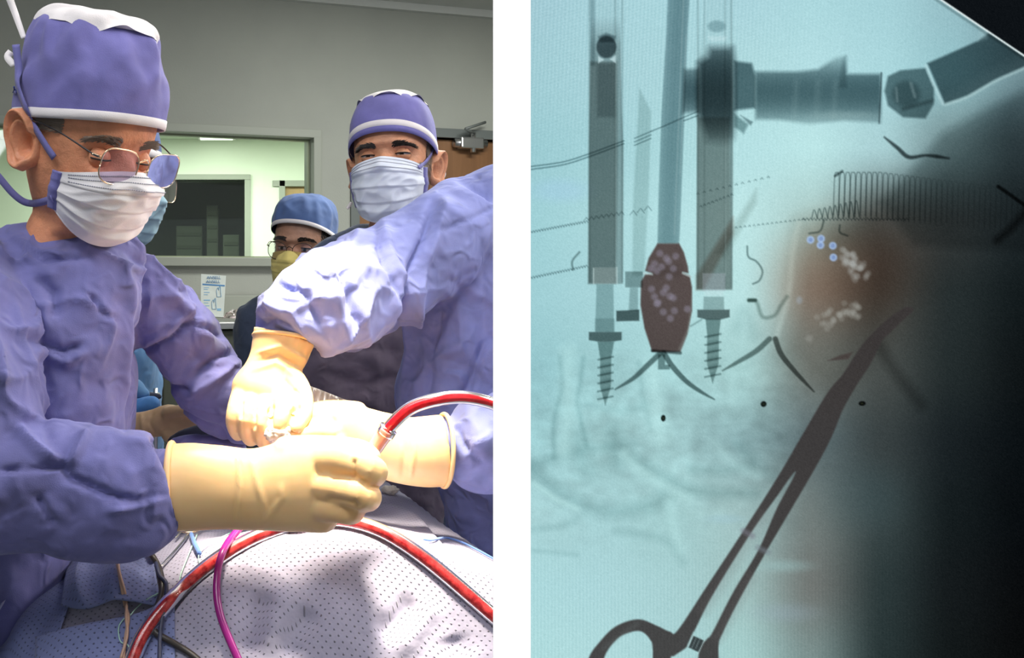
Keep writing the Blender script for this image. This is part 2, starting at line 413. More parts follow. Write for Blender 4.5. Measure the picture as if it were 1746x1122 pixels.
def wpt(s, t, z): return ((s + K*t)/KN, Y0 + (K*s - t)/KN, z)
for a, b, r in (((cs0-0.005, 0.005, cz), (cs1+0.005, 0.005, cz), 0.022), ((cs0+0.09, 0.02, cz-0.045), (cs0+0.09, 0.02, cz+0.05), 0.014)):
    p, q = wpt(*a), wpt(*b)
    m_.add(*tube([(*p, r), (*q, r)], n_len=3, n_seg=16))
m_.build('closer_cylinder', M['steel'], clo)
m_ = MB(); p, q, r_ = wpt(cs0+0.09, 0.03, cz+0.045), wpt(cs0+0.01, 0.09, cz+0.055), wpt(cs0+0.14, 0.05, cz+0.10)
m_.add(*tube([(*p, .007), (*q, .007)], n_len=3, n_seg=8)); m_.add(*tube([(*q, .007), (*r_, .007)], n_len=3, n_seg=8))
m_.build('closer_arm', M['frame_dark'], clo)

# the room behind the window: far wall with a dark observation window and a doorway, ceiling with a lit panel for a window reflection
FD = 6.6
def fp(px, py): v = P(px, py, FD); return v.x, v.z
fx0, fz0 = fp(150, 441); fx1, fz1 = fp(417, 307)
gx0, gz1 = fp(476, 308); gx1, _ = fp(575, 308)
ZC2 = 2.42
mb = MB()
for a, b, c, e in ((-4, fx0, 0, ZC2), (fx0, fx1, 0, fz0), (fx0, fx1, fz1, ZC2), (fx1, gx0, 0, ZC2), (gx0, gx1, gz1, ZC2), (gx1, 3.2, 0, ZC2)):
    mb.add(*box_vf((a, FD, c), (b, FD+0.12, e)))
struct(mb.build('wall_far', M['far_wall'], smooth=False))
mb = MB(); mb.add(*box_vf((-3.1, 4.6, ZC2), (1.1, FD+0.1, ZC2+0.05))); struct(mb.build('ceiling_adjoining_room', M['far_wall'], smooth=False))
mb = MB(); mb.add(*box_vf((1.05, 4.75, 0), (1.15, FD, ZC2))); struct(mb.build('wall_adjoining_room_side', M['far_wall'], smooth=False))
mb = MB(); mb.add(*box_vf((-3.1, 4.0, 0), (-3.0, FD, ZC2))); struct(mb.build('wall_adjoining_room_end', M['far_wall'], smooth=False))
win2 = bpy.data.objects.new('window_2', None); COL.objects.link(win2); win2.location = (fx0, FD, fz0); struct(win2)
for nm, b in (('window_head', (fx0-.04, fx1+.045, fz1, fz1+.04)), ('window_jamb', (fx1, fx1+.045, fz0, fz1)), ('window_jamb', (fx0-.04, fx0, fz0, fz1)), ('window_sill', (fx0-.05, fx1+.06, fz0-.03, fz0))):
    m_ = MB(); m_.add(*box_vf((b[0], FD-0.03, b[2]), (b[1], FD+0.1, b[3]), 0.003)); m_.build(nm, M['frame_grey'], win2, False)
m_ = MB(); m_.add(*box_vf((fx0, FD+0.05, fz0), (fx1, FD+0.056, fz1))); m_.build('glass_pane', M['pane'], win2, False)
mb = MB(); mb.add(*box_vf((-3.5, 8.6, 0), (1.2, 8.7, 2.5))); mb.add(*box_vf((-3.5, FD+0.13, 2.45), (1.2, 8.6, 2.5))); mb.add(*box_vf((1.1, FD+.13, 0), (1.2, 8.6, 2.5))); mb.add(*box_vf((-3.5, FD+.13, 0), (-3.4, 8.6, 2.5)))
struct(mb.build('wall_unlit_room', M['dim'], smooth=False))
for k, (a, b, c, e, d) in enumerate(((300, 345, 385, 500, 7.6), (352, 372, 350, 500, 7.4), (380, 408, 400, 500, 7.2))):  # boxes made up for vague reflections in the dark window
    p, q = P(a, e, d), P(b, c, d)
    eq = thing('reflection_box', ['dim low box built for a reflection in the dark window', 'dim tall narrow box built for a reflection in the middle of the dark window', 'dim short box built for a reflection beside the jamb of the dark window'][k], 'rack', (p.x, d, 0), 'boxes built for window reflections')
    m_ = MB(); m_.add(*box_vf((p.x, d, 0), (q.x, d+.3, q.z), .01)); m_.build('body', M['dim2'], eq, False)
    for j in range(3):
        m_ = MB(); zz = q.z - .06 - j*.11; m_.add(*box_vf((p.x+.01, d-.012, zz-.03), (q.x-.01, d+.01, zz), .003)); m_.build('front_slat', M['dim'], eq, False)
door2 = bpy.data.objects.new('door_2', None); COL.objects.link(door2); door2.location = (gx0, FD, 0); struct(door2)
for nm, b in (('door_head', (gx0-.05, gx1+.05, gz1-.045, gz1)), ('door_jamb', (gx0-.0, gx0+.045, 0, gz1)), ('door_jamb', (gx1-.045, gx1, 0, gz1))):
    m_ = MB(); m_.add(*box_vf((b[0], FD-.02, b[2]), (b[1], FD+.1, b[3]), .003)); m_.build(nm, M['frame_grey'], door2, False)
m_ = MB(); m_.add(*box_vf((gx0+.045, FD+.03, .01), (gx1-.045, FD+.07, gz1-.045), .003)); m_.build('door_leaf', M['door_wood_far'], door2, False)
lp = mat('lit_panel', (0.9, 0.95, 0.85), 0.5); nb = lp.node_tree.nodes['Principled BSDF']
nb.inputs['Emission Color'].default_value = (0.93, 1.0, 0.86, 1); nb.inputs['Emission Strength'].default_value = 1.4
cl = thing('window_reflection_panel', 'rectangular lit panel standing in for a reflection in the window', 'light', (-0.25, 6.2, ZC2-0.02))  # glowing panel built in place of a reflection in the window glass
p, q = P(337, 228, 6.08), P(397, 228, 6.48)
m_ = MB(); m_.add(*box_vf((p.x-.02, 5.98, ZC2-.025), (q.x+.02, 6.5, ZC2), .004)); m_.build('frame', M['paper_white'], cl, False)
m_ = MB(); m_.add(*box_vf((p.x, 6.0, ZC2-.03), (q.x, 6.48, ZC2-.024))); m_.build('diffuser', lp, cl, False)

# steel bench under the window with its supplies
bs0, bs1 = wall_s(250), wall_s(700); bz = 1.35 - (546-480)/1500*3.72
ben = thing('steel_bench', 'stainless steel instrument bench along the wall under the window', 'bench', (0, Y0-.3, 0))
m_ = MB(); m_.add(*wbox(bs0, bs1, bz-.03, bz, .02, .45, .006)); m_.build('worktop', M['steel'], ben, False)
m_ = MB(); m_.add(*wbox(bs0, bs1, bz, bz+.10, .005, .02, .003)); m_.build('backsplash', M['frame_grey'], ben, False)
dk = mat('bench_front_dark', (0.055, 0.06, 0.045), 0.5)
nd = 4
for j in range(nd):
    a = bs0 + (bs1-bs0)*j/nd; b = bs0 + (bs1-bs0)*(j+1)/nd
    m_ = MB(); m_.add(*wbox(a+.004, b-.004, .08, bz-.035, .03, .42, .006)); pd = m_.build('cabinet_door', dk, ben, False)
    m_ = MB(); m_.add(*wbox(b-.06, b-.045, bz-.25, bz-.12, .42, .44, .003)); m_.build('handle', M['steel'], pd, False)
m_ = MB(); m_.add(*wbox(bs0+.03, bs1-.03, 0, .08, .05, .38)); m_.build('plinth', dk, ben, False)

# sterile glove packet leaning on the splash: printed as in the photograph
pk_paper = fabric('packet_paper', (0.62, 0.66, 0.62), wr=0.0006, var=0.04)
pk_blue = mat('packet_blue', (0.06, 0.20, 0.42), 0.6); pk_light = mat('packet_light_blue', (0.22, 0.42, 0.62), 0.6)
pd_ = 3.60
pk = thing('glove_packet', 'white sterile glove packet with blue print standing on the bench', 'packet', P(363, 541, pd_))
def pkp(px, py, t=0.0):
    lean = (541 - py) * 0.0006
    v = P(px, py, pd_); return (v.x, pd_ + lean - t, v.z)
def pkquad(pts, t, th=0.0012):
    fr_ = [pkp(a, b, t) for a, b in pts]; bk = [(x, y+th, z) for x, y, z in fr_]; n = len(pts)
    return fr_ + bk, [tuple(range(n))[::-1], tuple(range(n, 2*n))] + [(i, (i+1) % n, n+(i+1) % n, n+i) for i in range(n)]
m_ = MB(); m_.add(*pkquad([(342, 467), (385, 470), (381, 541), (342, 538)], 0, .006)); m_.build('sachet', pk_paper, pk, False)
m_ = MB(); m_.add(*pkquad([(344.5, 483.5), (383, 486), (382.7, 488.5), (344.5, 486)], .0008)); m_.build('blue_band', pk_blue, pk, False)
m_ = MB()
for (x, y) in ((373, 494), (365, 515)):       # the two drawn hands
    ol = [(x-3, y+12), (x-4, y+2), (x-3, y-2), (x-1.5, y-4), (x, y+1), (x+1, y-6), (x+2.6, y-6), (x+3, y+3), (x+4, y+12)]
    for i in range(len(ol)):
        a, b = pkp(*ol[i], .002), pkp(*ol[(i+1) % len(ol)], .002)
        m_.add(*tube([(*a, .0009), (*b, .0009)], n_len=2, n_seg=5))
m_.build('hand_drawing', pk_light, pk, False)
for (x0, x1, y0, y1) in ((347, 356, 490, 491), (347, 354, 493, 494), (347, 357, 498, 499.2), (347, 354, 502, 503), (347, 358, 511, 513), (347, 355, 516, 517), (347, 357, 521, 522), (347, 352, 525, 529), (370, 377, 526, 530), (347, 357, 532, 533)):
    m_ = MB(); m_.add(*pkquad([(x0, y0), (x1, y0), (x1, y1), (x0, y1)], .001)); m_.build('print_line', pk_light, pk, False)
def text_mesh(body, mat_, parent, loc, size, name, rotx=90, rotz=0):
    cu = bpy.data.curves.new(name, 'FONT'); cu.body = body; cu.size = size; cu.extrude = 0.0003; cu.align_x = 'CENTER'
    o = bpy.data.objects.new(name, cu); COL.objects.link(o)
    dg = bpy.context.evaluated_depsgraph_get(); me = bpy.data.meshes.new_from_object(o.evaluated_get(dg)); bpy.data.objects.remove(o)
    mtx = Matrix.Translation(loc) @ Matrix.Rotation(math.radians(rotz), 4, 'Z') @ Matrix.Rotation(math.radians(rotx), 4, 'X'); me.transform(mtx)
    me.materials.append(mat_); return link(bpy.data.objects.new(name, me), parent)
text_mesh('ANSELL', pk_blue, pk, pkp(364, 475.5, .002), .017, 'packet_lettering')
text_mesh('ANSELL', pk_blue, pk, pkp(363, 482.5, .002), .017, 'packet_lettering')

# small clear wrappers on the bench
for k, (x, y, w) in enumerate(((400, 538, 17), (424, 541, 14))):
    wr = thing('plastic_wrapper', ['crumpled clear plastic wrapper beside the glove packet', 'small clear wrapper farther along the steel bench'][k], 'wrapper', P(x, y+5, 3.66), 'wrappers on the bench')
    a = np.linspace(0, 2*math.pi, 20, endpoint=False); rings = []
    for j, (r, h) in enumerate(((1, 0), (.95, .012), (.7, .024), (.3, .03))):
        c = np.array(P(x, y+5, 3.66)); rr = r*w*3.66/F*(1+.22*RNG.normal(size=20))
        rings.append(c + np.stack([np.cos(a)*rr, np.sin(a)*rr*.6, 0*a+h*(1+.2*RNG.normal(size=20))+.001], 1))
    m_ = MB(); m_.add(*ring_loft(rings)); m_.build('film', M['clear_tube'], wr, False)
    m_ = MB(); c = P(x, y+5, 3.66); m_.add(*box_vf((c.x-.02, c.y-.012, c.z+.001), (c.x+.015, c.y+.012, c.z+.008), .002)); m_.build('label', M['paper_white'], wr, False)
# ------------------------------------------------------------------ heads (local: +y faces forward, +z up, +x the person's right)
HEAD = np.array([  # z, front, back, half width
 (0.118, .004, -.012, .008), (0.114, .030, -.050, .036), (0.100, .060, -.078, .056), (0.075, .080, -.094, .069), (0.045, .089, -.098, .075),
 (0.020, .092, -.097, .0755), (0.0, .087, -.093, .074), (-0.020, .088, -.086, .072), (-0.045, .089, -.075, .0685), (-0.068, .090, -.066, .063),
 (-0.088, .088, -.058, .056), (-0.103, .083, -.055, .048), (-0.116, .066, -.056, .046), (-0.128, .040, -.058, .051), (-0.150, .034, -.062, .056)])
def head_dim(z):
    zz = HEAD[::-1, 0]
    return [np.interp(z, zz, HEAD[::-1, k]) for k in (1, 2, 3)]
def head_pt(a, z, off=0.0, feat=True, fz=0.0):
    a = np.asarray(a, float); z = np.asarray(z, float) + 0*a
    fr, bk, hw = head_dim(z); s, c = np.sin(a), np.cos(a); e = 0.88
    x = np.sign(s)*np.abs(s)**e * (hw + off)
    y = np.where(c > 0, np.abs(c)**e*(fr + off), -np.abs(c)*(-bk + off))
    if feat:
        z_, z = z, z - fz
        g = lambda x0, z0, sx, sz: np.exp(-((x-x0)/sx)**2 - ((z-z0)/sz)**2)
        fw = np.clip(c, 0, 1)
        nz = np.clip((0.012 - z)/0.056, 0, 1); nose = np.exp(-(x/(0.008+0.008*nz))**2) * np.where((z < .02) & (z > -.055), np.sin(np.clip(nz, 0, 1)**1.3*math.pi*0.62), 0)
        y = y + fw*(0.026*np.clip(nose, 0, 1) - 0.011*(g(.033, -.003, .017, .013) + g(-.033, -.003, .017, .013)) + 0.005*(g(.033, .021, .026, .009) + g(-.033, .021, .026, .009))
                    + 0.005*(g(.042, -.030, .02, .018) + g(-.042, -.030, .02, .018)) - 0.003*g(0, .008, .012, .01) + .004*g(0, -.075, .022, .012))
        z = z_
    return np.stack([x, y, z], -1)

class Head:
    def __init__(s, root, loc, fwd, pitch=0.0, roll=0.0, size=1.0, skin_mat=None):
        f = Vector((fwd[0], fwd[1], 0)).normalized(); r = f.cross(Vector((0, 0, 1)))
        R = Matrix((r, f, (0, 0, 1))).transposed()
        R = R @ Matrix.Rotation(-pitch, 3, 'X') @ Matrix.Rotation(roll, 3, 'Y')
        s.R = np.array(R) * size; s.o = np.array(loc, float); s.root = root; s.skin = skin_mat; s.size = size; s.fz = 0.0
    def w(s, p): return np.asarray(p, float) @ s.R.T + s.o
    def wd(s, p): return np.asarray(p, float) @ s.R.T
    def body(s, neck_base, shoulders, waist, facing):
        """head, neck and trunk as one surface; the trunk rings lie under the garments."""
        n = 96; a = np.linspace(0, 2*math.pi, n, endpoint=False); rings = []
        zs = np.concatenate([np.linspace(.118, .06, 14), np.linspace(.055, -.12, 60), np.linspace(-.124, -.150, 6)])
        for z in zs: rings.append(s.w(head_pt(a, z, fz=s.fz)))
        f = np.array([facing[0], facing[1], 0.0]); f /= np.linalg.norm(f); r = np.array([f[1], -f[0], 0])
        def ell(c, hw, hd): return np.array(c) + np.outer(np.sin(a), r)*hw + np.outer(np.cos(a), f)*hd
        last = rings[-1]; nb = ell(neck_base, .062*s.size, .060*s.size); sh = ell(shoulders[0], shoulders[1], shoulders[2]); wa = ell(waist[0], waist[1], waist[2])
        for t in np.linspace(.15, 1, 7): rings.append(last*(1-t) + nb*t)
        for t in np.linspace(.15, 1, 8): rings.append(nb*(1-t) + sh*t)
        for t in np.linspace(.1, 1, 10): rings.append(sh*(1-t) + wa*t)
        v, fc = ring_loft(rings); return mesh_obj('body', v, fc, s.skin, s.root)
    def ear(s, side, name='ear', k=1.0):
        n, m = 48, 14; v = []; fc = []
        for i in range(m + 1):
            r = i / m
            for j in range(n):
                t = 2*math.pi*j/n; ct, st = math.cos(t), math.sin(t)        # ct back(-)/front(+) , st up
                wy = .0185*(1 - .25*max(0, -st)) ; hz = .034
                yy = ct*wy*r - (.004*st*r); zz = st*hz*r
                rim = math.exp(-((r-.88)/.10)**2) * (0.0 if (ct > .75 and st < .35) else 1.0)
                h = .015*rim*(.55+.45*max(-.2, st)) - .019*math.exp(-((yy-.002)/.0075)**2-((zz+.004)/.012)**2) + .007*math.exp(-((r-.58)/.09)**2)*(1 if ct < .35 else .2)
                lobe = .005*math.exp(-((zz+.027)/.008)**2)
                flare = .55*max(0.0, (.018 - yy))                             # back edge stands off the head
                edge = -.006 if i == m else 0
                v.append((side*(.0725 + .012*(.4 + flare*22*.03) + h + lobe + flare*.75 + edge), yy - .012, zz - .018))
        v = [(x*1.0, y*k - (k-1)*.0, z*k) for x, y, z in v]
        for i in range(m):
            for j in range(n): fc.append((i*n+j, i*n+(j+1) % n, (i+1)*n+(j+1) % n, (i+1)*n+j))
        base = len(v)
        for j in range(n):                                                    # skirt back into the head
            q = v[m*n+j]; v.append((side*.062, q[1]*.75 + .004, q[2]*.75 - .003))
        for j in range(n): fc.append((m*n+j, m*n+(j+1) % n, base+(j+1) % n, base+j))
        return mesh_obj(name, s.w(v), fc, s.skin, s.root)
    def eyes(s, up=0.42, lo=0.30, look=(0, 0), closed=False):
        for sd in (-1, 1):
            c = np.array((sd*.0325, .0705, -.003 + s.fz)); R = .0125
            def shell(rad, e0, e1, name, mat_, par):
                na, ne = 28, 12; v = []; fc = []
                for i in range(ne + 1):
                    el = e0 + (e1-e0)*i/ne
                    for j in range(na + 1):
                        az = -1.45 + 2.9*j/na; sq = el*math.cos(az*.85)**.6 if abs(el) < .8 else el
                        v.append(c + rad*np.array((math.sin(az)*math.cos(sq)*1.12, math.cos(az)*math.cos(sq), math.sin(sq))))
                for i in range(ne):
                    for j in range(na): fc.append((i*(na+1)+j, i*(na+1)+j+1, (i+1)*(na+1)+j+1, (i+1)*(na+1)+j))
                return mesh_obj(name, s.w(v), fc, mat_, par)
            eb = shell(R, -1.3, 1.3, 'eye', M['eye'], s.root)
            na = 24; v = [c + 1.012*R*np.array((look[0]*.5, 1, look[1]*.5))/np.linalg.norm((look[0]*.5, 1, look[1]*.5))]
            dirv = np.array((look[0]*.5, 1, look[1]*.5)); dirv /= np.linalg.norm(dirv); uu = np.cross(dirv, (0, 0, 1)); ww = np.cross(uu, dirv); fc = []
            for rr in (.25, .47):
                for j in range(na):
                    t = 2*math.pi*j/na; d_ = dirv*math.cos(rr) + (uu*math.cos(t)+ww*math.sin(t))*math.sin(rr); v.append(c + 1.012*R*d_)
            for j in range(na):
                fc.append((0, 1+j, 1+(j+1) % na)); fc.append((1+j, 1+na+j, 1+na+(j+1) % na, 1+(j+1) % na))
            mesh_obj('iris', s.w(v), fc, M['iris'], eb)
            u0 = -.1 if closed else up; l0 = -.15 if closed else -lo
            shell(R*1.12, u0, 1.35, 'upper_eyelid', s.skin, s.root); shell(R*1.12, -1.35, l0, 'lower_eyelid', s.skin, s.root)
            lash = []                                                          # dark lash line
            for j in range(13):
                az = -1.2 + 2.4*j/12; el = u0*math.cos(az*.85)**.6
                lash.append((*s.w(c + R*1.15*np.array((math.sin(az)*math.cos(el)*1.12, math.cos(az)*math.cos(el), math.sin(el)))), .0011*s.size))
            v, fc = tube(lash, n_len=26, n_seg=6); mesh_obj('lashes', v, fc, M['hair'], s.root)
    def hairs(s, name, fn, n, length, rad, mat_, off=0.0005):
        """short hairs: fn() -> (azimuth, z, growth direction in local coordinates)."""
        V = []; Fc = []
        for k in range(n):
            a, z, g = fn(); p = head_pt(a, z, off, fz=s.fz); nrm = np.array((math.sin(a), math.cos(a), 0.1)); g = np.array(g, float) + .35*nrm + RNG.normal(size=3)*.12
            g /= np.linalg.norm(g); L_ = length*(.6+.7*random.random()); sd = np.cross(g, nrm); sd /= np.linalg.norm(sd)+1e-9
            b = len(V); q = p + g*L_*.5 + nrm*.0006
            V += [p-sd*rad, p+sd*rad, q+sd*rad*.8, q-sd*rad*.8, p+g*L_]; Fc += [(b, b+1, b+2, b+3), (b+3, b+2, b+4)]
        return mesh_obj(name, s.w(V), Fc, mat_, s.root)
    def brows(s, mat_, thick=1.0, zc=.021, n=260, arch=.006):
        for sd in (-1, 1):
            def fn():
                t = random.random(); x = .012 + .042*t; z = s.fz + zc + arch*math.sin(t*2.2) - .006*t*t + (random.random()-.5)*.011*thick*(1-.55*t)
                return math.asin(np.clip(sd*x/.079, -1, 1))*1.04, z, (sd*1.0, 0, .55*(1-2*t))
            s.hairs('eyebrow', fn, n, .009, .00055, mat_)
    def cap(s, mat_, band_mat, band_z, height, drum=.55, off=.006, band_w=.016, top_mat=None, top_t=.74, lip=None, seed=0., back=(0., 0.), wr=.004, puff=(0, 0)):
        n = 120; a = np.linspace(0, 2*math.pi, n, endpoint=False)
        zb = band_z(a); base = head_pt(a, zb*.35+.045*.65, off, False)
        def pt(t, extra=0.0):
            t_ = np.clip(t, 0, 1)*math.pi/2; sc = math.cos(t_)**drum; rise = math.sin(t_)
            top = .045 + height
            p = base.copy(); c = np.array((0, -.006, 0)); p[:, :2] = c[:2] + (base[:, :2]-c[:2])*(sc + extra) + np.array(back)*rise + np.array(puff)*math.sin(2*t_)
            p[:, 2] = zb + (top - zb)*rise**1.0
            if t <= 0: p[:, 2] = zb + (top-zb)*t
            return p
        def sheet(ts, name, m_, extra=0.0, rag=0.0):
            rows = []
            for t in ts:
                p = pt(t, extra); q = np.c_[p[:, :2]*22, p[:, 2]*16] + seed
                w_ = (0.3-np.abs(perlin(q*.8))*2)*wr*min(1, max(0, t)*5+.15) + wr*.4*perlin(q*2.3)*min(1, max(0, t)*4)
                nr = np.c_[np.sin(a), np.cos(a), .4+0*a]; rows.append(p + nr*w_[:, None])
            v = np.concatenate(rows); k = len(rows); fc = [(i*n+j, i*n+(j+1) % n, (i+1)*n+(j+1) % n, (i+1)*n+j) for i in range(k-1) for j in range(n)]
            return v, fc
        ts = np.concatenate([np.linspace(0, .2, 8), np.linspace(.24, .96, 34), [.985, .998]])
        if top_mat:
            sel = ts[ts < top_t+.20]; v, fc = sheet(sel, 'cap', mat_)
        else:
            v, fc = sheet(ts, 'cap', mat_)
        co = mesh_obj('cap', s.w(v), fc, mat_, s.root)
        if top_mat:
            sel = np.concatenate([np.linspace(top_t-.02, .96, 22), [.985, .998, .9999]]); v, fc = sheet(sel, 'x', top_mat, .009)
            # ragged seam of the paper crown
            v = np.array(v); rag = perlin(np.c_[np.cos(a)*1.3, np.sin(a)*1.3, 0*a+seed])*.03
            for i in range(4): v[i*n:(i+1)*n, 2] += rag*(1-i/4)
            mesh_obj('cap_crown', s.w(v), fc, top_mat, co)
        # brow band: a proud strip with thickness
        rows = []
        H = band_w
        for (dz, ex) in ((.002, .002), (.002, .012), (H*.5, .017), (H, .014), (H, .002)):
            p = pt(0, ex); p[:, 2] = zb - .004 + dz; rows.append(p)
        v = np.concatenate(rows); k = len(rows); fc = [(i*n+j, i*n+(j+1) % n, (i+1)*n+(j+1) % n, (i+1)*n+j) for i in range(k-1) for j in range(n)]
        mesh_obj('cap_band', s.w(v), fc, band_mat, co)
        if lip:
            rows = []
            for (dz, ex) in ((-.009, .002), (-.009, .014), (-.001, .02), (.004, .012)):
                p = pt(0, ex); p[:, 2] = zb - .002 + dz; rows.append(p)
            v = np.concatenate(rows); fc = [(i*n+j, i*n+(j+1) % n, (i+1)*n+(j+1) % n, (i+1)*n+j) for i in range(3) for j in range(n)]
            mesh_obj('cap_hem', s.w(v), fc, lip, co)
        return co
    mk = dict(top=-.006, bot=-.132, yb=.036, sx=-.002, fr=.0, chin=0.0, pleat=1.0)
    def mask_pt(s, u, v, pleat=.0022, seed=0.):
        """u -1..1 across (towards the person's right +), v 0 top .. 1 bottom."""
        u = np.asarray(u, float); v = np.asarray(v, float) + 0*u
        k_ = s.mk; zt = k_['top'] - .018*np.abs(u)**1.5; zb = k_['bot'] + .038*np.abs(u)**2
        z = zt + (zb - zt)*v
        front = np.interp(v, [0, .18, .32, .6, .85, 1], [.104, .121, .123, .116, .110, .092]); side = np.interp(v, [0, .5, 1], [.074, .0735, .0655])
        yb = k_['yb'] + np.interp(v, [0, .5, 1], [.004, 0, -.006]); side = side + k_['sx']; front = front + k_['fr'] + k_.get('chin', 0)*v**1.5; pleat = pleat*k_.get('pleat', 1); a = u*1.25
        x = side*np.sin(a)/math.sin(1.25); y = yb + (front - yb)*np.clip((np.cos(a)-math.cos(1.25))/(1-math.cos(1.25)), 0, 1)**.72
        y = y + .010*np.exp(-(u/.16)**2)*np.exp(-((v-.12)/.16)**2)
        saw = (v*4.2) % 1.0; amp = np.clip(v*6, 0, 1)*np.clip((1-v)*8, 0, 1)*(1-.75*np.abs(u)**3)
        d = pleat*amp*(saw - .5) + .0055*k_.get('pleat', 1)*amp*(perlin(np.c_[(u*1.7).ravel(), (v*2.2+u*.5).ravel(), 0*v.ravel()+seed]).reshape(v.shape))
        d = d + .004*k_.get('pleat', 1)*amp*(0.3-np.abs(perlin(np.c_[(u*2.6+v*1.7).ravel(), (v*4.5-u*1.5).ravel(), 0*v.ravel()+seed+4]).reshape(v.shape))*2)
        return np.stack([x + d*np.sin(a), y + d*np.cos(a), z], -1)
    def mask(s, mat_, bind_mat, seed=0., ties=True, stitch=True, k=1.0):
        nu, nv = 70, 60; U, V_ = np.meshgrid(np.linspace(-1, 1, nu), np.linspace(0, 1, nv)); p = s.mask_pt(U, V_, seed=seed).reshape(-1, 3)
        fc = [(i*nu+j, i*nu+j+1, (i+1)*nu+j+1, (i+1)*nu+j) for i in range(nv-1) for j in range(nu-1)]
        back = p.copy(); back[:, 1] -= .0015; back[:, 0] *= .99; n = len(p)
        f2 = fc + [tuple(q+n for q in f[::-1]) for f in fc]
        mo = mesh_obj('face_mask', s.w(np.concatenate([p, back])), f2, mat_, s.root)
        for sd in (-1, 1):
            vv = np.linspace(0, 1, 24); e = s.mask_pt(0*vv+sd*1.0, vv, seed=seed); nr = np.tile(np.array((sd*.9, .45, 0)), (24, 1)); nr /= np.linalg.norm(nr, axis=1)[:, None]
            v, f = ribbon_vf(s.w(e + nr*.0015), s.wd(nr)/s.size, .0125*s.size, .003); mesh_obj('mask_binding', v, f, bind_mat, mo)
        if stitch:
            m_ = MB()
            for vv in (.045, .105, .185):
                us = np.linspace(-.93, .93, 75)
                pts = s.w(s.mask_pt(us, 0*us+vv, seed=seed) + np.array((0, .0012, 0)))
                for i in range(0, 74): 
                    q = pts[i]*.75 + pts[i+1]*.25
                    m_.add(*tube([(*pts[i], .0006*s.size), (*(pts[i]*.35+pts[i+1]*.65), .0006*s.size)], n_len=2, n_seg=4))
            m_.build('stitching', M['stitch'], mo, False)
        return mo
    def glasses(s, rim_mat, temple_mat, z=-.004, y=.104, lw=.026, lh=.019, gap=.011, tilt=.0, rim_r=.0011, sq=3.2, wrap=.18, lens=None, drop=0.0, both=True):
        g = bpy.data.objects.new('glasses', None); link(g, s.root)
        root_inv = g.matrix_parent_inverse
        m_parts = []
        t = np.linspace(0, 2*math.pi, 49)
        for sd in (-1, 1):
            cx = sd*(gap + lw)
            ol = np.stack([np.sign(np.cos(t))*np.abs(np.cos(t))**(2/sq)*lw + cx, 0*t, np.sign(np.sin(t))*np.abs(np.sin(t))**(2/sq)*lh*(1 - .10*np.cos(t)*sd*np.sign(-np.sin(t)))], 1)
            ol[:, 1] = y - wrap*np.maximum(0, np.abs(ol[:, 0])-.012)**1.5*6*.4; ol[:, 1] -= tilt*ol[:, 2]*-1; ol[:, 2] += z
            w_ = s.w(ol); m_ = MB(); m_.add(*tube([(*q, rim_r*s.size) for q in w_], n_len=97, n_seg=8)); m_parts.append(('rim', m_, rim_mat))
            c = w_[:-1].mean(0); m_ = MB(); nn = 48; f_ = s.wd((0, 1, 0))*.0005
            pl = [c + f_*.6] + [q + f_*.2 for q in w_[:-1]] + [q - f_ for q in w_[:-1]] + [c + f_*.4]
            fc = [(0, 1+i, 1+(i+1) % nn) for i in range(nn)]+ [(2*nn+1, 1+nn+(i+1) % nn, 1+nn+i) for i in range(nn)]
            m_.add(pl, fc); m_parts.append(('lens', m_, lens or M['lens']))
            hx = sd*(gap + 2*lw + .001); h0 = np.array((hx, y-.004-wrap*.02, z+lh*.45))
            path = [h0, h0+np.array((sd*.005, -.006, .001)), np.array((sd*.080, .055, z*.5+lh*.5+.002)), np.array((sd*.083, .012, .006)), np.array((sd*.080, -.012, .003)), np.array((sd*.078, -.026, -.018))]
            wts = (1.0, 1.2, 1.1, 1.6, 1.6, 1.3)
            m_ = MB(); m_.add(*tube([(*s.w(q), rim_r*k_*s.size) for q, k_ in zip(path, wts)], n_len=50, n_seg=8, squash=1.0)); m_parts.append(('temple', m_, temple_mat))
            m_ = MB(); m_.add(*tube([(*s.w(h0+np.array((-sd*.002, 0, -.001))), .0018*s.size), (*s.w(h0+np.array((sd*.006, -.007, .001))), .0016*s.size)], n_len=4, n_seg=8)); m_parts.append(('hinge', m_, rim_mat))
            m_ = MB(); m_.add(*tube([(*s.w((sd*gap*.95, y-.001, z-.002)), .0008*s.size), (*s.w((sd*.009, y-.008, z-.006)), .0008*s.size), (*s.w((sd*.0095, y-.010, z-.010)), .0022*s.size)], n_len=10, n_seg=8)); m_parts.append(('nose_pad', m_, rim_mat))
        m_ = MB(); m_.add(*tube([(*s.w((-gap*.98, y, z+lh*.35)), rim_r*1.1*s.size), (*s.w((0, y+.003, z+lh*.55)), rim_r*1.2*s.size), (*s.w((gap*.98, y, z+lh*.35)), rim_r*1.1*s.size)], n_len=16, n_seg=8)); m_parts.append(('bridge', m_, rim_mat))
        for nm, m_, mt in m_parts:
            o = m_.build(nm, mt, None); o.parent = g; o.matrix_parent_inverse = Matrix.Translation(-s.root.location).inverted() @ Matrix.Translation(-s.root.location)
        return g
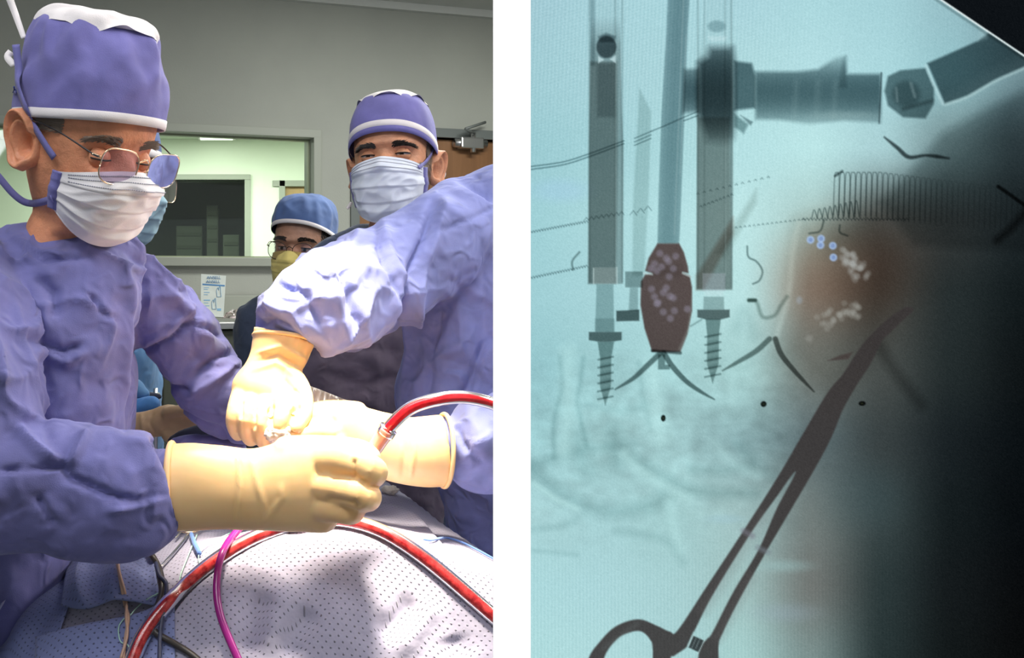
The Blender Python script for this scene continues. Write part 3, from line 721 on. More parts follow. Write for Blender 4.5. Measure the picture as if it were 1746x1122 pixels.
# ------------------------------------------------------------------ people
def rounded(rows):                     # close both ends of a limb with shrinking rings
    r = [list(q) for q in rows]; a, b = r[0], r[1]; y, z = r[-2], r[-1]
    def ext(p, q, k, s):
        L_ = math.hypot(p[0]-q[0], p[1]-q[1]) + 1e-6; o = list(p); o[0] += (p[0]-q[0])/L_*p[3]*k; o[1] += (p[1]-q[1])/L_*p[3]*k; o[3] *= s; return o
    return [ext(a, b, .85, .25), ext(a, b, .5, .75)] + r + [ext(z, y, .5, .78), ext(z, y, .85, .3)]
def limb(rows, n=40, seg=24): return px_tube(rounded(rows), n_len=n, n_seg=seg)
def finger(rows): return px_tube(rounded(rows), n_len=30, n_seg=14)
def hand(name, parts, voxel, smooth=5, creases=(), seed=0.0):
    me = fuse(parts, voxel, smooth); v, n = arr(me); d = .0004*perlin(v*45+seed)
    x, y = proj(v); face = n[:, 1] < .4
    for pts, wd, amp in creases:
        dist, run = seg_dist(x, y, pts); tap = np.clip(np.minimum(run, 1-run)*6, 0, 1)
        d += np.where(face, amp*np.exp(-(dist/wd)**2)*tap, 0)
    setv(me, v + n*d[:, None]); return obj_me(name, me, M['glove'])
def cuff_ring(rows, r, parent, name='glove_cuff_roll'):   # rolled bead at a glove's opening
    q = np.array(rows); v, f = tube([(*p, r) for p in q], n_len=len(q), n_seg=10, cap=False); return mesh_obj(name, v, f, M['glove'], parent)
def bead(px, py, d, r1, ang, ratio, tilt, r, parent):     # rolled rim: ring across a wrist, its near side shifted along the arm by tilt
    t = np.linspace(0, 2*math.pi, 61); c = np.array(P(px, py, d)); k = d/F; ca, sa = math.cos(ang), math.sin(ang); pts = []
    for a in t:
        x = r1*math.cos(a)*ca - tilt*math.sin(a)*sa; y = r1*math.cos(a)*sa + tilt*math.sin(a)*ca
        pts.append(c + np.array((x*k, -r1*ratio*k*math.sin(a), -y*k)))
    return cuff_ring(pts, r, parent)

# ---- person A: the surgeon looking down at his work
A = thing('person', 'surgeon in violet cap, gold glasses and white mask bending over the drape', 'person', (P(60, 700, 1.12).x, 1.14, 0))
ha = Head(A, P(148, 226, 1.05), (math.cos(math.radians(41)), -math.sin(math.radians(41))), math.radians(17.5), math.radians(1.4), .935, M['skin_a'])
ha.mk = dict(top=-.026, bot=-.130, yb=.047, sx=-.002, fr=.006, chin=-.022, pleat=1.5); ha.fz = -.016
ha.body(P(78, 425, 1.10), (P(80, 520, 1.12), .085, .07), (P(40, 900, 1.14), .08, .07), (.73, -.68))
ha.ear(1, k=1.12); ha.ear(-1)
ha.eyes(closed=True)
ha.brows(M['hair_grey'], 1.1, zc=.017, n=300)
def temple_a(): a = 1.12 + random.random()*.42; return a, .0 + random.random()*.052, (0.2, -1, -.25)
ha.hairs('sideburn_hair', temple_a, 900, .011, .0006, M['hair_grey'])
cap_a = ha.cap(M['cap'], M['paper_white'], lambda a: .012 + .018*np.cos(a), .106, .36, .010, .014, M['paper_white'], .64, seed=3.1, wr=.011, back=(0, -.012))
mask_a = ha.mask(M['mask_white'], M['tie'], seed=1.7)
ha.glasses(M['gold'], M['dark_plastic'], z=-.022, y=.117, lw=.0265, lh=.0215, gap=.0085, tilt=.12, rim_r=.0009)
def tie_on(head, objs, pts, width, parent, name, off=.003, default=1.0, n=40, mt=None):
    tr = bvh_of(objs); q = resample_px(pts, n); path = []; nr = []
    for r in q:
        p, nn = hit(tr, r[0], r[1], off, default); path.append(p); nr.append(nn)
    path = np.array(path); nr = np.array(nr)
    for _ in range(5): path[1:-1] = .25*path[:-2]+.5*path[1:-1]+.25*path[2:]; nr[1:-1] = .25*nr[:-2]+.5*nr[1:-1]+.25*nr[2:]
    nr /= np.linalg.norm(nr, axis=1)[:, None]
    v, f = ribbon_vf(path, nr, width); return mesh_obj(name, v, f, mt or M['tie'], parent)
on_a = [o for o in A.children if o.type == 'MESH' and o.name.split('.')[0] in ('body', 'cap', 'face_mask')]
tie_on(ha, on_a, [(27, 76), (33, 120), (45, 165), (62, 205), (80, 238), (99, 268)], .0085, mask_a, 'mask_tie', off=.007)
tie_on(ha, on_a, [(92, 338), (70, 344), (45, 346), (22, 330), (0, 304), (-14, 288)], .0085, mask_a, 'mask_tie', default=1.07)
tra = bvh_of(on_a); q0 = hit(tra, 42, 66, .001)[0]; q1 = hit(tra, 24, 112, .001)[0]
tp = [q0, P(34, 46, q0.y+.01), P(24, 18, q0.y+.02), P(12, -14, q0.y+.02), P(-2, -50, q0.y+.02)]
v, f = ribbon_vf(catmull([list(p) for p in tp], 20), np.tile((0.2, -.97, 0), (20, 1)), np.linspace(.006, .010, 20)); mesh_obj('cap_tie', v, f, M['paper_white'], cap_a)
v, f = ribbon_vf(catmull([list(P(19, 88, q1.y+.012)), list(P(13, 98, q1.y+.006)), list(q1)], 10), np.tile((0.3, -.95, 0), (10, 1)), .008); mesh_obj('cap_tie', v, f, M['paper_white'], cap_a)
for pts in ([(24, 147), (24, 158)], [(30, 148), (30, 159)], [(24, 153), (30, 154)]):
    tie_on(ha, on_a, pts, .0016, cap_a, 'cap_print', off=.0012, n=8, mt=M['print_blue'])
gown_a = fuse([
    column([(96, 392, 1.12, 52, .05), (104, 418, 1.12, 128, .085), (98, 455, 1.12, 146, .11), (93, 540, 1.12, 148, .125), (85, 650, 1.12, 144, .13), (75, 760, 1.13, 142, .13), (20, 900, 1.14, 130, .13), (-10, 1100, 1.14, 125, .13), (-20, 1500, 1.16, 140, .14), (-20, 2240, 1.16, 150, .15)], 60, 56),
    limb([(196, 462, 1.17, 66), (262, 528, 1.19, 66), (315, 590, 1.21, 64), (352, 640, 1.22, 68), (380, 682, 1.22, 66), (402, 706, 1.22, 52)], 50, 36),
    limb([(-45, 440, 1.02, 62), (-32, 540, .99, 82), (-30, 640, .96, 98), (-45, 740, .945, 112), (-60, 825, .94, 122)], 40, 36),
    limb([(-70, 826, .94, 122), (0, 827, .935, 121, .8), (90, 836, .935, 114, .8), (180, 842, .94, 109, .8), (240, 844, .945, 103, .8), (272, 842, .95, 90, .8), (292, 834, .955, 70, .75), (318, 832, .955, 58, .7)], 60, 40)],
    .0038, 3)
cloth(gown_a, [(q, w*.8, m*1.3) for q, w, m in [
    (((246, 400), (244, 500), (238, 585), (222, 660), (213, 735)), 5, -.014), (((212, 440), (216, 520), (212, 610), (214, 690)), 9, .007),
    (((150, 498), (172, 530), (198, 548)), 5, -.008), (((45, 578), (105, 600), (142, 588)), 6, -.009), (((48, 600), (110, 615), (150, 600)), 10, .006),
    (((240, 600), (290, 580), (335, 536)), 5, -.010), (((240, 586), (285, 566), (325, 525)), 9, .006), (((250, 652), (308, 660), (332, 672)), 5, -.008),
    (((326, 648), (362, 612), (414, 592)), 6, -.009), (((318, 678), (368, 645), (416, 612)), 8, .008), (((300, 550), (345, 560), (385, 575)), 6, -.007), (((300, 520), (320, 535), (345, 560)), 6, .006),
    (((262, 440), (285, 470), (318, 505)), 6, .006), (((20, 402), (60, 428), (122, 442)), 8, .006), (((30, 415), (80, 447), (150, 440)), 5, -.007), (((60, 470), (90, 500), (95, 545)), 10, -.009),
    (((20, 720), (60, 758), (112, 790)), 9, .009), (((40, 800), (108, 790), (122, 814), (180, 843), (232, 857), (292, 846)), 7, -.009), (((60, 850), (92, 905)), 6, -.007), (((150, 735), (120, 790)), 8, .008),
    (((180, 874), (240, 862), (292, 850)), 7, .008), (((0, 802), (36, 797)), 6, -.008), (((255, 745), (285, 790), (298, 800)), 5, -.008), (((75, 705), (45, 600), (20, 500)), 5, .004)]],
    .014, .005, a3=.010, s1=7, s2=17, seed=2.3)
def soften(o, n=2):
    m = o.modifiers.new('soften', 'SMOOTH'); m.iterations = n; m.factor = .5; return o
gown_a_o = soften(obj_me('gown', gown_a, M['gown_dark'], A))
# near hand, closed round the suction handle
GC = .95
hand_a = hand('glove', [
    px_tube([(290, 831, .955, 74, .74), (330, 830, .955, 74, .72), (375, 831, .955, 71, .7), (415, 834, .955, 69, .66), (450, 834, .953, 71, .60), (495, 829, .95, 78, .52), (540, 825, .945, 78, .46), (575, 824, .945, 70, .40), (592, 826, .95, 56, .30)], n_len=60, n_seg=40),
    finger([(548, 782, .945, 32), (592, 786, .915, 29), (626, 800, .905, 28), (634, 806, .935, 26), (606, 808, .97, 22)]),
    finger([(545, 826, .94, 30), (592, 836, .905, 27), (617, 845, .90, 26), (625, 848, .93, 25), (598, 850, .965, 20)]),
    finger([(538, 862, .945, 27), (575, 868, .918, 24), (594, 873, .917, 22), (600, 872, .945, 21), (574, 870, .965, 18)]),
    finger([(510, 880, .955, 25), (546, 888, .945, 21), (560, 886, .965, 18)]),
    finger([(490, 775, .955, 32), (555, 768, .975, 26), (610, 772, .985, 24), (632, 780, .985, 20)])],
    .0024, 4, creases=[(((404, 764), (408, 830), (402, 900)), 3, .0022), (((424, 770), (440, 830), (460, 895)), 5, .0015), (((445, 900), (480, 850), (478, 820)), 5, .0012),
                       (((604, 780), (603, 812), (612, 818)), 4, -.004), (((612, 816), (630, 830), (650, 832)), 4, -.004), (((600, 852), (612, 866)), 4, -.004), (((560, 812), (590, 812), (612, 816)), 5, -.003), (((555, 848), (590, 855), (606, 860)), 5, -.003)], seed=5)
hand_a.parent = A; hand_a.matrix_parent_inverse = Matrix.Translation(-Vector(A.location))
bead(294, 831, .955, 74.5, math.radians(88), .74, 5, .0036, hand_a)

# ---- person B: the surgeon on the other side of the table, seen from shoulder down
B = thing('person', 'surgeon in bright blue gown reaching in from beside the table with both gloved hands', 'person', (P(868, 700, 1.42).x, 1.42, 0))
hb = Head(B, P(990, 135, 1.40), (-.8, -.25), math.radians(28), 0, 1.05, M['skin_b'])
hb.body(P(955, 300, 1.43), (P(930, 400, 1.43), .11, .08), (P(930, 900, 1.43), .10, .08), (-.8, -.3))
hb.ear(1); hb.ear(-1); hb.brows(M['hair']); hb.cap(M['cap'], M['paper_white'], lambda a: .012 + .03*np.cos(a), .09, .5); hb.mask(M['mask_white'], M['tie'], seed=9, stitch=False)
gown_b = fuse([
    column([(925, 284, 1.43, 66, .055), (905, 300, 1.42, 112, .09), (878, 370, 1.42, 160, .12), (876, 480, 1.42, 176, .13), (872, 600, 1.42, 180, .135), (868, 710, 1.42, 186, .135), (940, 850, 1.43, 180, .13), (950, 1000, 1.44, 180, .13), (960, 1300, 1.44, 185, .14), (960, 1890, 1.44, 195, .14)], 56, 56),
    limb([(800, 372, 1.37, 76), (735, 425, 1.33, 84), (670, 468, 1.29, 88), (600, 500, 1.24, 90), (545, 522, 1.19, 88), (508, 540, 1.185, 72), (492, 562, 1.188, 52), (485, 582, 1.185, 38), (478, 606, 1.178, 30)], 60, 40),
    limb([(930, 560, 1.30, 90), (960, 700, 1.22, 88), (900, 752, 1.19, 84)], 30, 32),
    limb([(930, 745, 1.19, 84), (840, 760, 1.175, 78), (800, 766, 1.165, 70), (772, 768, 1.163, 50), (735, 769, 1.16, 40)], 40, 36)],
    .0038, 3)
cloth(gown_b, [(q, w*.8, m*1.3) for q, w, m in [
    (((738, 345), (716, 420), (694, 500), (682, 568)), 6, -.011), (((760, 345), (738, 430), (716, 520), (700, 600)), 9, .007), (((640, 388), (652, 432), (686, 520)), 6, -.009), (((655, 380), (672, 430), (700, 490)), 9, .006),
    (((560, 428), (598, 500), (612, 565)), 7, -.008), (((540, 440), (575, 500), (590, 580)), 9, .007), (((470, 486), (520, 502), (552, 566)), 7, -.008), (((455, 520), (500, 530), (530, 580)), 7, .006),
    (((436, 560), (470, 545), (500, 560)), 6, -.006), (((845, 352), (800, 375), (738, 397)), 4, -.005), (((716, 500), (702, 600), (690, 690)), 8, .007), (((752, 520), (738, 610), (724, 690)), 8, -.007),
    (((822, 590), (800, 650), (780, 690)), 8, -.008), (((620, 395), (600, 412), (575, 418)), 6, .006), (((510, 450), (560, 470), (600, 452)), 7, .006), (((770, 720), (800, 770), (830, 800)), 8, -.007), (((780, 800), (810, 760), (845, 740)), 8, .006)]],
    .013, .005, a3=.008, s1=7, s2=17, seed=7.7)
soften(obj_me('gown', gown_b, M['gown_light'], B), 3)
hand_b1 = hand('glove', [
    px_tube([(485, 572, 1.168, 54, .8), (477, 600, 1.165, 50, .8), (470, 622, 1.16, 48, .72), (464, 645, 1.15, 55, .55), (456, 668, 1.14, 62, .44), (450, 684, 1.14, 60, .36)], n_len=44, n_seg=40, ref=(0, 1, 0)),
    finger([(412, 672, 1.14, 18), (401, 698, 1.115, 14.5), (398, 722, 1.115, 13.5), (406, 740, 1.14, 12.5), (414, 730, 1.165, 12)]),
    finger([(430, 680, 1.135, 18), (422, 708, 1.10, 15.5), (420, 734, 1.105, 14), (428, 749, 1.135, 13), (436, 736, 1.165, 12)]),
    finger([(454, 684, 1.13, 18), (447, 713, 1.095, 16), (445, 740, 1.10, 14.5), (452, 754, 1.13, 13), (458, 738, 1.16, 12)]),
    finger([(480, 672, 1.13, 19), (484, 698, 1.095, 17), (473, 728, 1.085, 15), (467, 748, 1.105, 13)]),
    finger([(494, 642, 1.145, 22), (514, 668, 1.125, 18), (518, 700, 1.105, 16), (506, 726, 1.09, 14)])],
    .0021, 2, creases=[(((432, 604), (478, 590), (526, 616)), 4, .003), (((428, 620), (475, 604), (522, 634)), 4, -.003), (((424, 634), (470, 618), (520, 648)), 5, .0025),
                       (((410, 715), (411, 690), (416, 682)), 3, -.004), (((433, 735), (434, 700), (438, 690)), 3, -.004), (((460, 735), (461, 700), (466, 690)), 3.5, -.005), (((498, 726), (500, 704), (514, 690)), 4, -.004), (((500, 664), (516, 678)), 4, -.002)], seed=15)
hand_b1.parent = B; hand_b1.matrix_parent_inverse = Matrix.Translation(-Vector(B.location))
bead(485, 578, 1.168, 53, math.radians(8), .8, -12, .0028, hand_b1)

hand_b2 = hand('glove', [
    px_tube([(758, 768, 1.158, 61, .78), (722, 770, 1.158, 60, .78), (690, 768, 1.155, 57, .7), (650, 758, 1.15, 55, .6), (605, 744, 1.14, 52, .5), (565, 734, 1.13, 44, .45), (545, 730, 1.13, 36, .4)], n_len=44, n_seg=36),
    finger([(560, 712, 1.125, 20), (525, 708, 1.115, 18.5), (498, 716, 1.105, 17), (480, 730, 1.10, 15)]),
    finger([(562, 736, 1.115, 20), (526, 736, 1.10, 18.5), (500, 744, 1.095, 17), (484, 756, 1.10, 15)]),
    finger([(572, 758, 1.115, 20), (540, 764, 1.105, 18), (520, 772, 1.11, 16)]),
    finger([(610, 705, 1.15, 21), (570, 700, 1.15, 19), (540, 702, 1.145, 17), (520, 712, 1.135, 15)])],
    .0026, 4, creases=[(((694, 706), (706, 770), (698, 826)), 3, .0025), (((676, 718), (690, 770), (684, 826)), 4, -.002), (((530, 722), (500, 728)), 4, -.003)], seed=25)
hand_b2.parent = B; hand_b2.matrix_parent_inverse = Matrix.Translation(-Vector(B.location))
bead(757, 768, 1.158, 61.5, math.radians(92), .78, -5, .0030, hand_b2)

# ---- person C: smiling colleague behind
C_ = thing('person', 'smiling bearded colleague in violet cap and pale mask looking at the camera', 'person', (P(680, 700, 1.8).x, 1.84, 0))
hc = Head(C_, P(671, 274, 1.75), (-.36, -.93), math.radians(-2), math.radians(1.5), 1.0, M['skin_b'])
hc.mk = dict(top=-.010, bot=-.134, yb=.056, sx=-.003, fr=.004, pleat=1.8)
hc.body(P(675, 400, 1.80), (P(680, 460, 1.84), .17, .09), (P(675, 1000, 1.86), .15, .10), (-.15, -1))
hc.ear(-1, k=1.12); hc.ear(1)
hc.eyes(up=.17, lo=.13, look=(.25, 0))
hc.brows(M['hair'], .85, zc=.013, n=300, arch=.005)
def beard_c(): a = -(.95 + random.random()*.75); return a, -.015 - random.random()*.10, (0, .2, -1)
hc.hairs('beard', beard_c, 1500, .011, .0007, M['hair_grey'])
def temp_c(): a = -(1.2 + random.random()*.4); return a, -.02 + random.random()*.06, (0, -.5, -1)
hc.hairs('sideburn_hair', temp_c, 500, .010, .0007, M['hair_grey'])
cap_c = hc.cap(M['cap'], M['paper_white'], lambda a: .018 + .032*np.cos(a),   .088, .52, .010, .016, M['paper_white'], .57, lip=M['cap'], seed=8.8, wr=.003)
mask_c = hc.mask(M['mask_pale'], M['tie'], seed=4.3)
on_c = [o for o in C_.children if o.type == 'MESH' and o.name.split('.')[0] in ('body', 'cap', 'face_mask')]
tie_on(hc, on_c, [(737, 252), (731, 266), (722, 278), (712, 287)], .0075, mask_c, 'mask_tie', default=1.72)
for pts in ([(738, 292), (750, 288), (758, 296), (752, 306), (742, 304)], [(732, 312), (738, 314), (743, 322)], [(599, 345), (595, 352), (592, 356)]):
    q = catmull([list(P(a, b, 1.76)) for a, b in pts], 16); v, f = ribbon_vf(q, np.tile((0, -1, .05), (16, 1)), .006); mesh_obj('mask_tie', v, f, M['paper_white'], mask_c)
scr = fuse([column([(668, 385, 1.82, 62, .06), (668, 400, 1.82, 96, .08), (672, 425, 1.83, 140, .10), (676, 470, 1.84, 165, .11), (676, 700, 1.86, 165, .12), (676, 1100, 1.86, 175, .12), (676, 1560, 1.86, 180, .12)], 40, 48)], .009, 2)
cloth(scr, [], .008, .005, seed=12); obj_me('scrubs', scr, M['scrubs'], C_)
ap = fuse([column([(640, 500, 1.74, 110, .03), (625, 560, 1.73, 120, .035), (622, 640, 1.73, 128, .04), (620, 760, 1.73, 135, .04), (620, 1100, 1.74, 140, .04), (620, 1600, 1.74, 140, .04)], 40, 44)], .007, 2)
cloth(ap, [(((560, 640), (620, 655), (690, 640)), 6, -.006), (((640, 590), (645, 660), (640, 715)), 6, .005), (((570, 690), (620, 680), (660, 700)), 6, .005), (((600, 590), (680, 600)), 5, -.006)], .007, .006, 9, 22, seed=31); obj_me('lead_apron', ap, M['apron'], C_)
tag([o for o in C_.children if o.name.startswith('lead_apron')][0], 'dark plum creased apron')

# ---- person D: nurse with glasses and yellow mask
D_ = thing('person', 'nurse with tortoiseshell glasses, blue cap and yellow mask behind the raised sleeve', 'person', (P(505, 700, 2.4).x, 2.42, 0))
hd = Head(D_, P(519, 420, 2.35), (-.42, -.91), math.radians(5), math.radians(-5), .98, M['skin_c'])
hd.body(P(520, 500, 2.4), (P(520, 540, 2.42), .15, .08), (P(520, 900, 2.42), .13, .09), (-.2, -1))
hd.eyes(up=.35, lo=.3, look=(.1, 0)); hd.brows(M['hair'], 1.0, zc=.021, n=260)
def hair_d(): a = random.choice((-1, 1))*(1.0 + random.random()*.8); return a, -.03 + random.random()*.10, (0, -.6, -1)
hd.hairs('hair', hair_d, 1800, .014, .0009, M['hair'])
cap_d = hd.cap(M['cap_blue'], M['paper_white'], lambda a: .028 + .040*np.cos(a), .098, .50, .012, .013, seed=14.2, wr=.009, back=(0, -.01))
mask_d = hd.mask(M['mask_yellow'], M['mask_yellow'], seed=6.1, stitch=False)
hd.glasses(M['brown_plastic'], M['gold'], z=-.008, y=.108, lw=.0275, lh=.0235, gap=.008, tilt=.05, rim_r=.0010, sq=2.4, lens=M['lens_clear'])
sd_ = fuse([column([(520, 492, 2.4, 50, .06), (520, 515, 2.41, 95, .08), (520, 560, 2.42, 120, .10), (520, 800, 2.42, 115, .11), (520, 1310, 2.42, 130, .11)], 36, 40)], .010, 2)
cloth(sd_, [], .007, .004, seed=51); obj_me('scrubs', sd_, M['scrubs'], D_)
# ---- person E: colleague half hidden behind the first surgeon
E_ = thing('person', 'masked colleague with thin gold glasses half hidden behind the bending surgeon', 'person', (P(190, 700, 1.62).x, 1.66, 0))
he = Head(E_, P(180, 306, 1.6), (.91, -.41), math.radians(6), 0, 1.02, M['skin_b'])
he.body(P(165, 440, 1.66), (P(160, 510, 1.68), .15, .09), (P(160, 900, 1.7), .14, .10), (.9, -.4))
he.ear(1); he.eyes(up=.3, lo=.3); he.brows(M['hair']); he.cap(M['cap_blue'], M['paper_white'], lambda a: .015 + .03*np.cos(a), .085, .5)
M['mask_aqua'] = fabric('mask_aqua', (0.36, 0.56, 0.66), wr=.001)
he.mk = dict(top=-.012, bot=-.120, yb=.03, sx=-.002, fr=-.002, chin=-.016)
he.mask(M['mask_aqua'], M['mask_aqua'], seed=2.2, stitch=False)
M['dark_lens'] = glassy('dark_lens', (0.20, 0.20, 0.17), .06)
he.glasses(M['gold'], M['dark_plastic'], z=-.010, y=.116, lw=.026, lh=.021, gap=.009, lens=M['dark_lens'])
ge = fuse([column([(165, 425, 1.68, 50, .06), (165, 450, 1.68, 95, .09), (160, 520, 1.69, 112, .12), (160, 800, 1.7, 115, .13), (160, 1640, 1.7, 130, .13)], 36, 40),
           limb([(205, 560, 1.62, 36), (170, 660, 1.56, 36), (172, 716, 1.50, 32), (205, 724, 1.47, 24)], 30, 24)], .009, 2)
cloth(ge, [], .008, .004, seed=61); M['gown_aqua'] = fabric('gown_aqua', (0.10, 0.24, 0.45)); obj_me('gown', ge, M['gown_aqua'], E_)
he_hand = hand('glove', [px_tube([(200, 722, 1.47, 23, .8), (232, 726, 1.46, 23, .8), (262, 722, 1.45, 24, .7), (290, 716, 1.44, 27, .5), (312, 722, 1.43, 24, .45)], n_len=30, n_seg=24),
    finger([(305, 712, 1.43, 11), (335, 722, 1.42, 11), (352, 738, 1.42, 9)]), finger([(308, 728, 1.43, 11), (335, 740, 1.42, 10), (348, 752, 1.42, 9)]), finger([(300, 736, 1.43, 11), (322, 748, 1.42, 10), (336, 758, 1.42, 9)]), finger([(285, 742, 1.43, 11), (305, 756, 1.42, 10), (318, 764, 1.42, 9)]), finger([(285, 704, 1.43, 11), (310, 700, 1.41, 10), (330, 706, 1.40, 9)])],
    .0035, 4, creases=[(((222, 705), (226, 745)), 3, .003), (((240, 702), (246, 748)), 3, .003), (((262, 700), (254, 720), (268, 745)), 3, -.003)], seed=35)
he_hand.parent = E_; he_hand.matrix_parent_inverse = Matrix.Translation(-Vector(E_.location))
he_hand.data.materials.clear(); M['glove_tan'] = mottle(mat('glove_tan', (0.50, 0.33, 0.19), .5), (0.46, 0.30, 0.17), (0.56, 0.38, 0.22), 20); he_hand.data.materials.append(M['glove_tan'])
# ------------------------------------------------------------------ operating table, drapes, tubes
tb = thing('operating_table', 'operating table standing hidden under the blue surgical drapes', 'table', (0.04, 1.39, 0))
m_ = MB(); m_.add(*box_vf((-.16, 1.16, .86), (.22, 1.60, .93), .02)); m_.build('mattress', M['dark_plastic'], tb)
m_ = MB(); m_.add(*box_vf((-.18, 1.14, .81), (.24, 1.61, .86), .008)); m_.build('tabletop', M['steel'], tb, False)
m_ = MB(); m_.add(*box_vf((-.08, 1.28, .12), (.14, 1.5, .81), .02)); m_.build('column', M['steel'], tb, False)
m_ = MB(); m_.add(*box_vf((-.14, 1.2, 0), (.2, 1.58, .12), .02)); m_.build('base', M['frame_dark'], tb, False)

def drape_z(x, y):
    xr = .317 - .15*(y - 1.13); xl = -.185 - .06*(y-1.1)
    z = 1.0 + .056*np.exp(-((x-.085)/.16)**2 - ((y-1.06)/.105)**2)
    z = z - 3.8*np.clip(1.02-y, 0, 9)**1.5 * (.85 + .3*np.clip((x+.1)/.3, 0, 1))
    o = np.clip(x - (xr-.05), 0, 9); z = z - np.where(o < .06, o*o*4, .0144 + (o-.06)*11.0)
    o = np.clip((xl+.03) - x, 0, 9); z = z - np.where(o < .10, o*o*4.2, .042 + (o-.10)*1.1) - np.clip(o-.20, 0, 9)*7
    z = z - np.clip(y-1.60, 0, 9)*12
    return np.maximum(z, .18)
_yy = np.linspace(.5, 2.5, 800); _g = np.r_[0, np.cumsum(np.hypot(np.diff(_yy), np.diff(drape_z(.08+0*_yy, _yy))))]
_xx = np.linspace(-.9, .8, 800); _h = np.r_[0, np.cumsum(np.hypot(np.diff(_xx), np.diff(drape_z(_xx, 1.15+0*_xx))))]
def uv_of(p): return np.interp(p[..., 0], _xx, _h), np.interp(p[..., 1], _yy, _g)
gx = np.concatenate([np.linspace(-.72, -.30, 60), np.linspace(-.295, .44, 170), np.linspace(.445, .56, 30)]); gy = np.concatenate([np.linspace(.74, 1.5, 190), np.linspace(1.504, 1.66, 30)])
X, Y = np.meshgrid(gx, gy); Zg = drape_z(X, Y)
pp = np.c_[X.ravel(), Y.ravel(), Zg.ravel()]
w_ = np.stack([perlin(pp*3+3), perlin(pp*3+13)], 1)
dz = .004*(.3-np.abs(perlin(pp*np.array((9, 5, 7)) + 1 + np.c_[w_, w_[:, 0]]))*2) + .0015*perlin(pp*16+7)
pp[:, 2] += dz
nx, ny = len(gx), len(gy)
G = pp.reshape(ny, nx, 3)
u, vv = uv_of(pp)
fc = [(i*nx+j, i*nx+j+1, (i+1)*nx+j+1, (i+1)*nx+j) for i in range(ny-1) for j in range(nx-1)]
def set_uv(o, u, v):
    me = o.data; li = np.empty(len(me.loops), dtype=np.int32); me.loops.foreach_get('vertex_index', li)
    lay = me.uv_layers.new(name='UVMap'); lay.data.foreach_set('uv', np.stack([u.ravel()[li], v.ravel()[li]], 1).astype(np.float32).ravel())
drape = mesh_obj('surgical_drape', pp, fc, M['drape'])
set_uv(drape, u, vv)
tag(drape, 'large blue dimpled surgical drape covering the whole table', 'drape')
tree = bvh_of([drape])

def sheet(name, label, top, bottom, mt, ns=60, nt=40, off=.004, folds=(), amp=.004, seed=0., edge=.0, group=None):
    """a loose sheet laid over the drape between two edges given along its top and bottom."""
    a = catmull(np.array(top, float), ns); b = catmull(np.array(bottom, float), ns); V = np.zeros((nt, ns, 3)); Nn = np.zeros((nt, ns, 3)); Q = np.zeros((nt, ns, 2))
    for i in range(nt):
        t = i/(nt-1)
        for j in range(ns):
            q = a[j]*(1-t) + b[j]*t; p, n = hit(tree, q[0], q[1], off, .95); V[i, j] = p; Nn[i, j] = n; Q[i, j] = q
    for _ in range(3):
        V[1:-1] = .25*V[:-2]+.5*V[1:-1]+.25*V[2:]; V[:, 1:-1] = .25*V[:, :-2]+.5*V[:, 1:-1]+.25*V[:, 2:]; Nn[1:-1] = .25*Nn[:-2]+.5*Nn[1:-1]+.25*Nn[2:]
    Nn /= np.linalg.norm(Nn, axis=2)[:, :, None]
    flat = V.reshape(-1, 3); d = amp*(1.0 + .9*perlin(flat*np.array((8, 6, 6))+seed) + .25*(.3-2*np.abs(perlin(flat*13+seed+5))))
    for pts, wd, am in folds:
        wd, am = wd*2.0, am*.75; dist, run = seg_dist(Q[:, :, 0].ravel(), Q[:, :, 1].ravel(), pts); tap = np.clip(np.minimum(run, 1-run)*5, 0, 1); d += am*np.exp(-(dist/wd)**2)*(.2+.8*tap)
    V = (flat + Nn.reshape(-1, 3)*d[:, None]).reshape(nt, ns, 3)
    lowr = V - Nn*.0018; n = ns*nt
    f = [(i*ns+j, i*ns+j+1, (i+1)*ns+j+1, (i+1)*ns+j) for i in range(nt-1) for j in range(ns-1)]
    f2 = [tuple(k+n for k in q[::-1]) for q in f]; rim = [(i*ns) for i in range(nt)] + [(nt-1)*ns+j for j in range(1, ns)] + [i*ns+ns-1 for i in range(nt-2, -1, -1)] + [j for j in range(ns-2, 0, -1)]
    f3 = [(rim[k], rim[(k+1) % len(rim)], rim[(k+1) % len(rim)]+n, rim[k]+n) for k in range(len(rim))]
    o = mesh_obj(name, np.concatenate([V.reshape(-1, 3), lowr.reshape(-1, 3)]), f+f2+f3, mt)
    u, w = uv_of(V)
    set_uv(o, np.concatenate([u.ravel(), u.ravel()]), np.concatenate([w.ravel(), w.ravel()]))
    return tag(o, label, 'drape', group)
SH = []
SH.append(sheet('drape_sheet', 'pale dimpled drape sheet over the mound in front under the red tube',
    [(262, 1100), (330, 1012), (430, 945), (520, 912), (590, 886), (645, 868), (705, 884), (748, 935), (790, 1000), (850, 1062)],
    [(240, 1190), (330, 1190), (430, 1190), (520, 1190), (590, 1190), (645, 1190), (705, 1190), (748, 1190), (790, 1190), (860, 1190)],
    M['drape'], 90, 60, .006, [(((455, 1010), (435, 1055), (425, 1120)), 12, -.012), (((535, 1040), (505, 1080), (488, 1125)), 10, -.011), (((712, 1024), (680, 1060), (640, 1090)), 12, -.013), (((735, 1024), (705, 1070), (670, 1120)), 10, .010), (((770, 1085), (780, 1125)), 12, -.010), (((480, 1000), (462, 1060), (452, 1120)), 12, .008)], .004, 1.3))
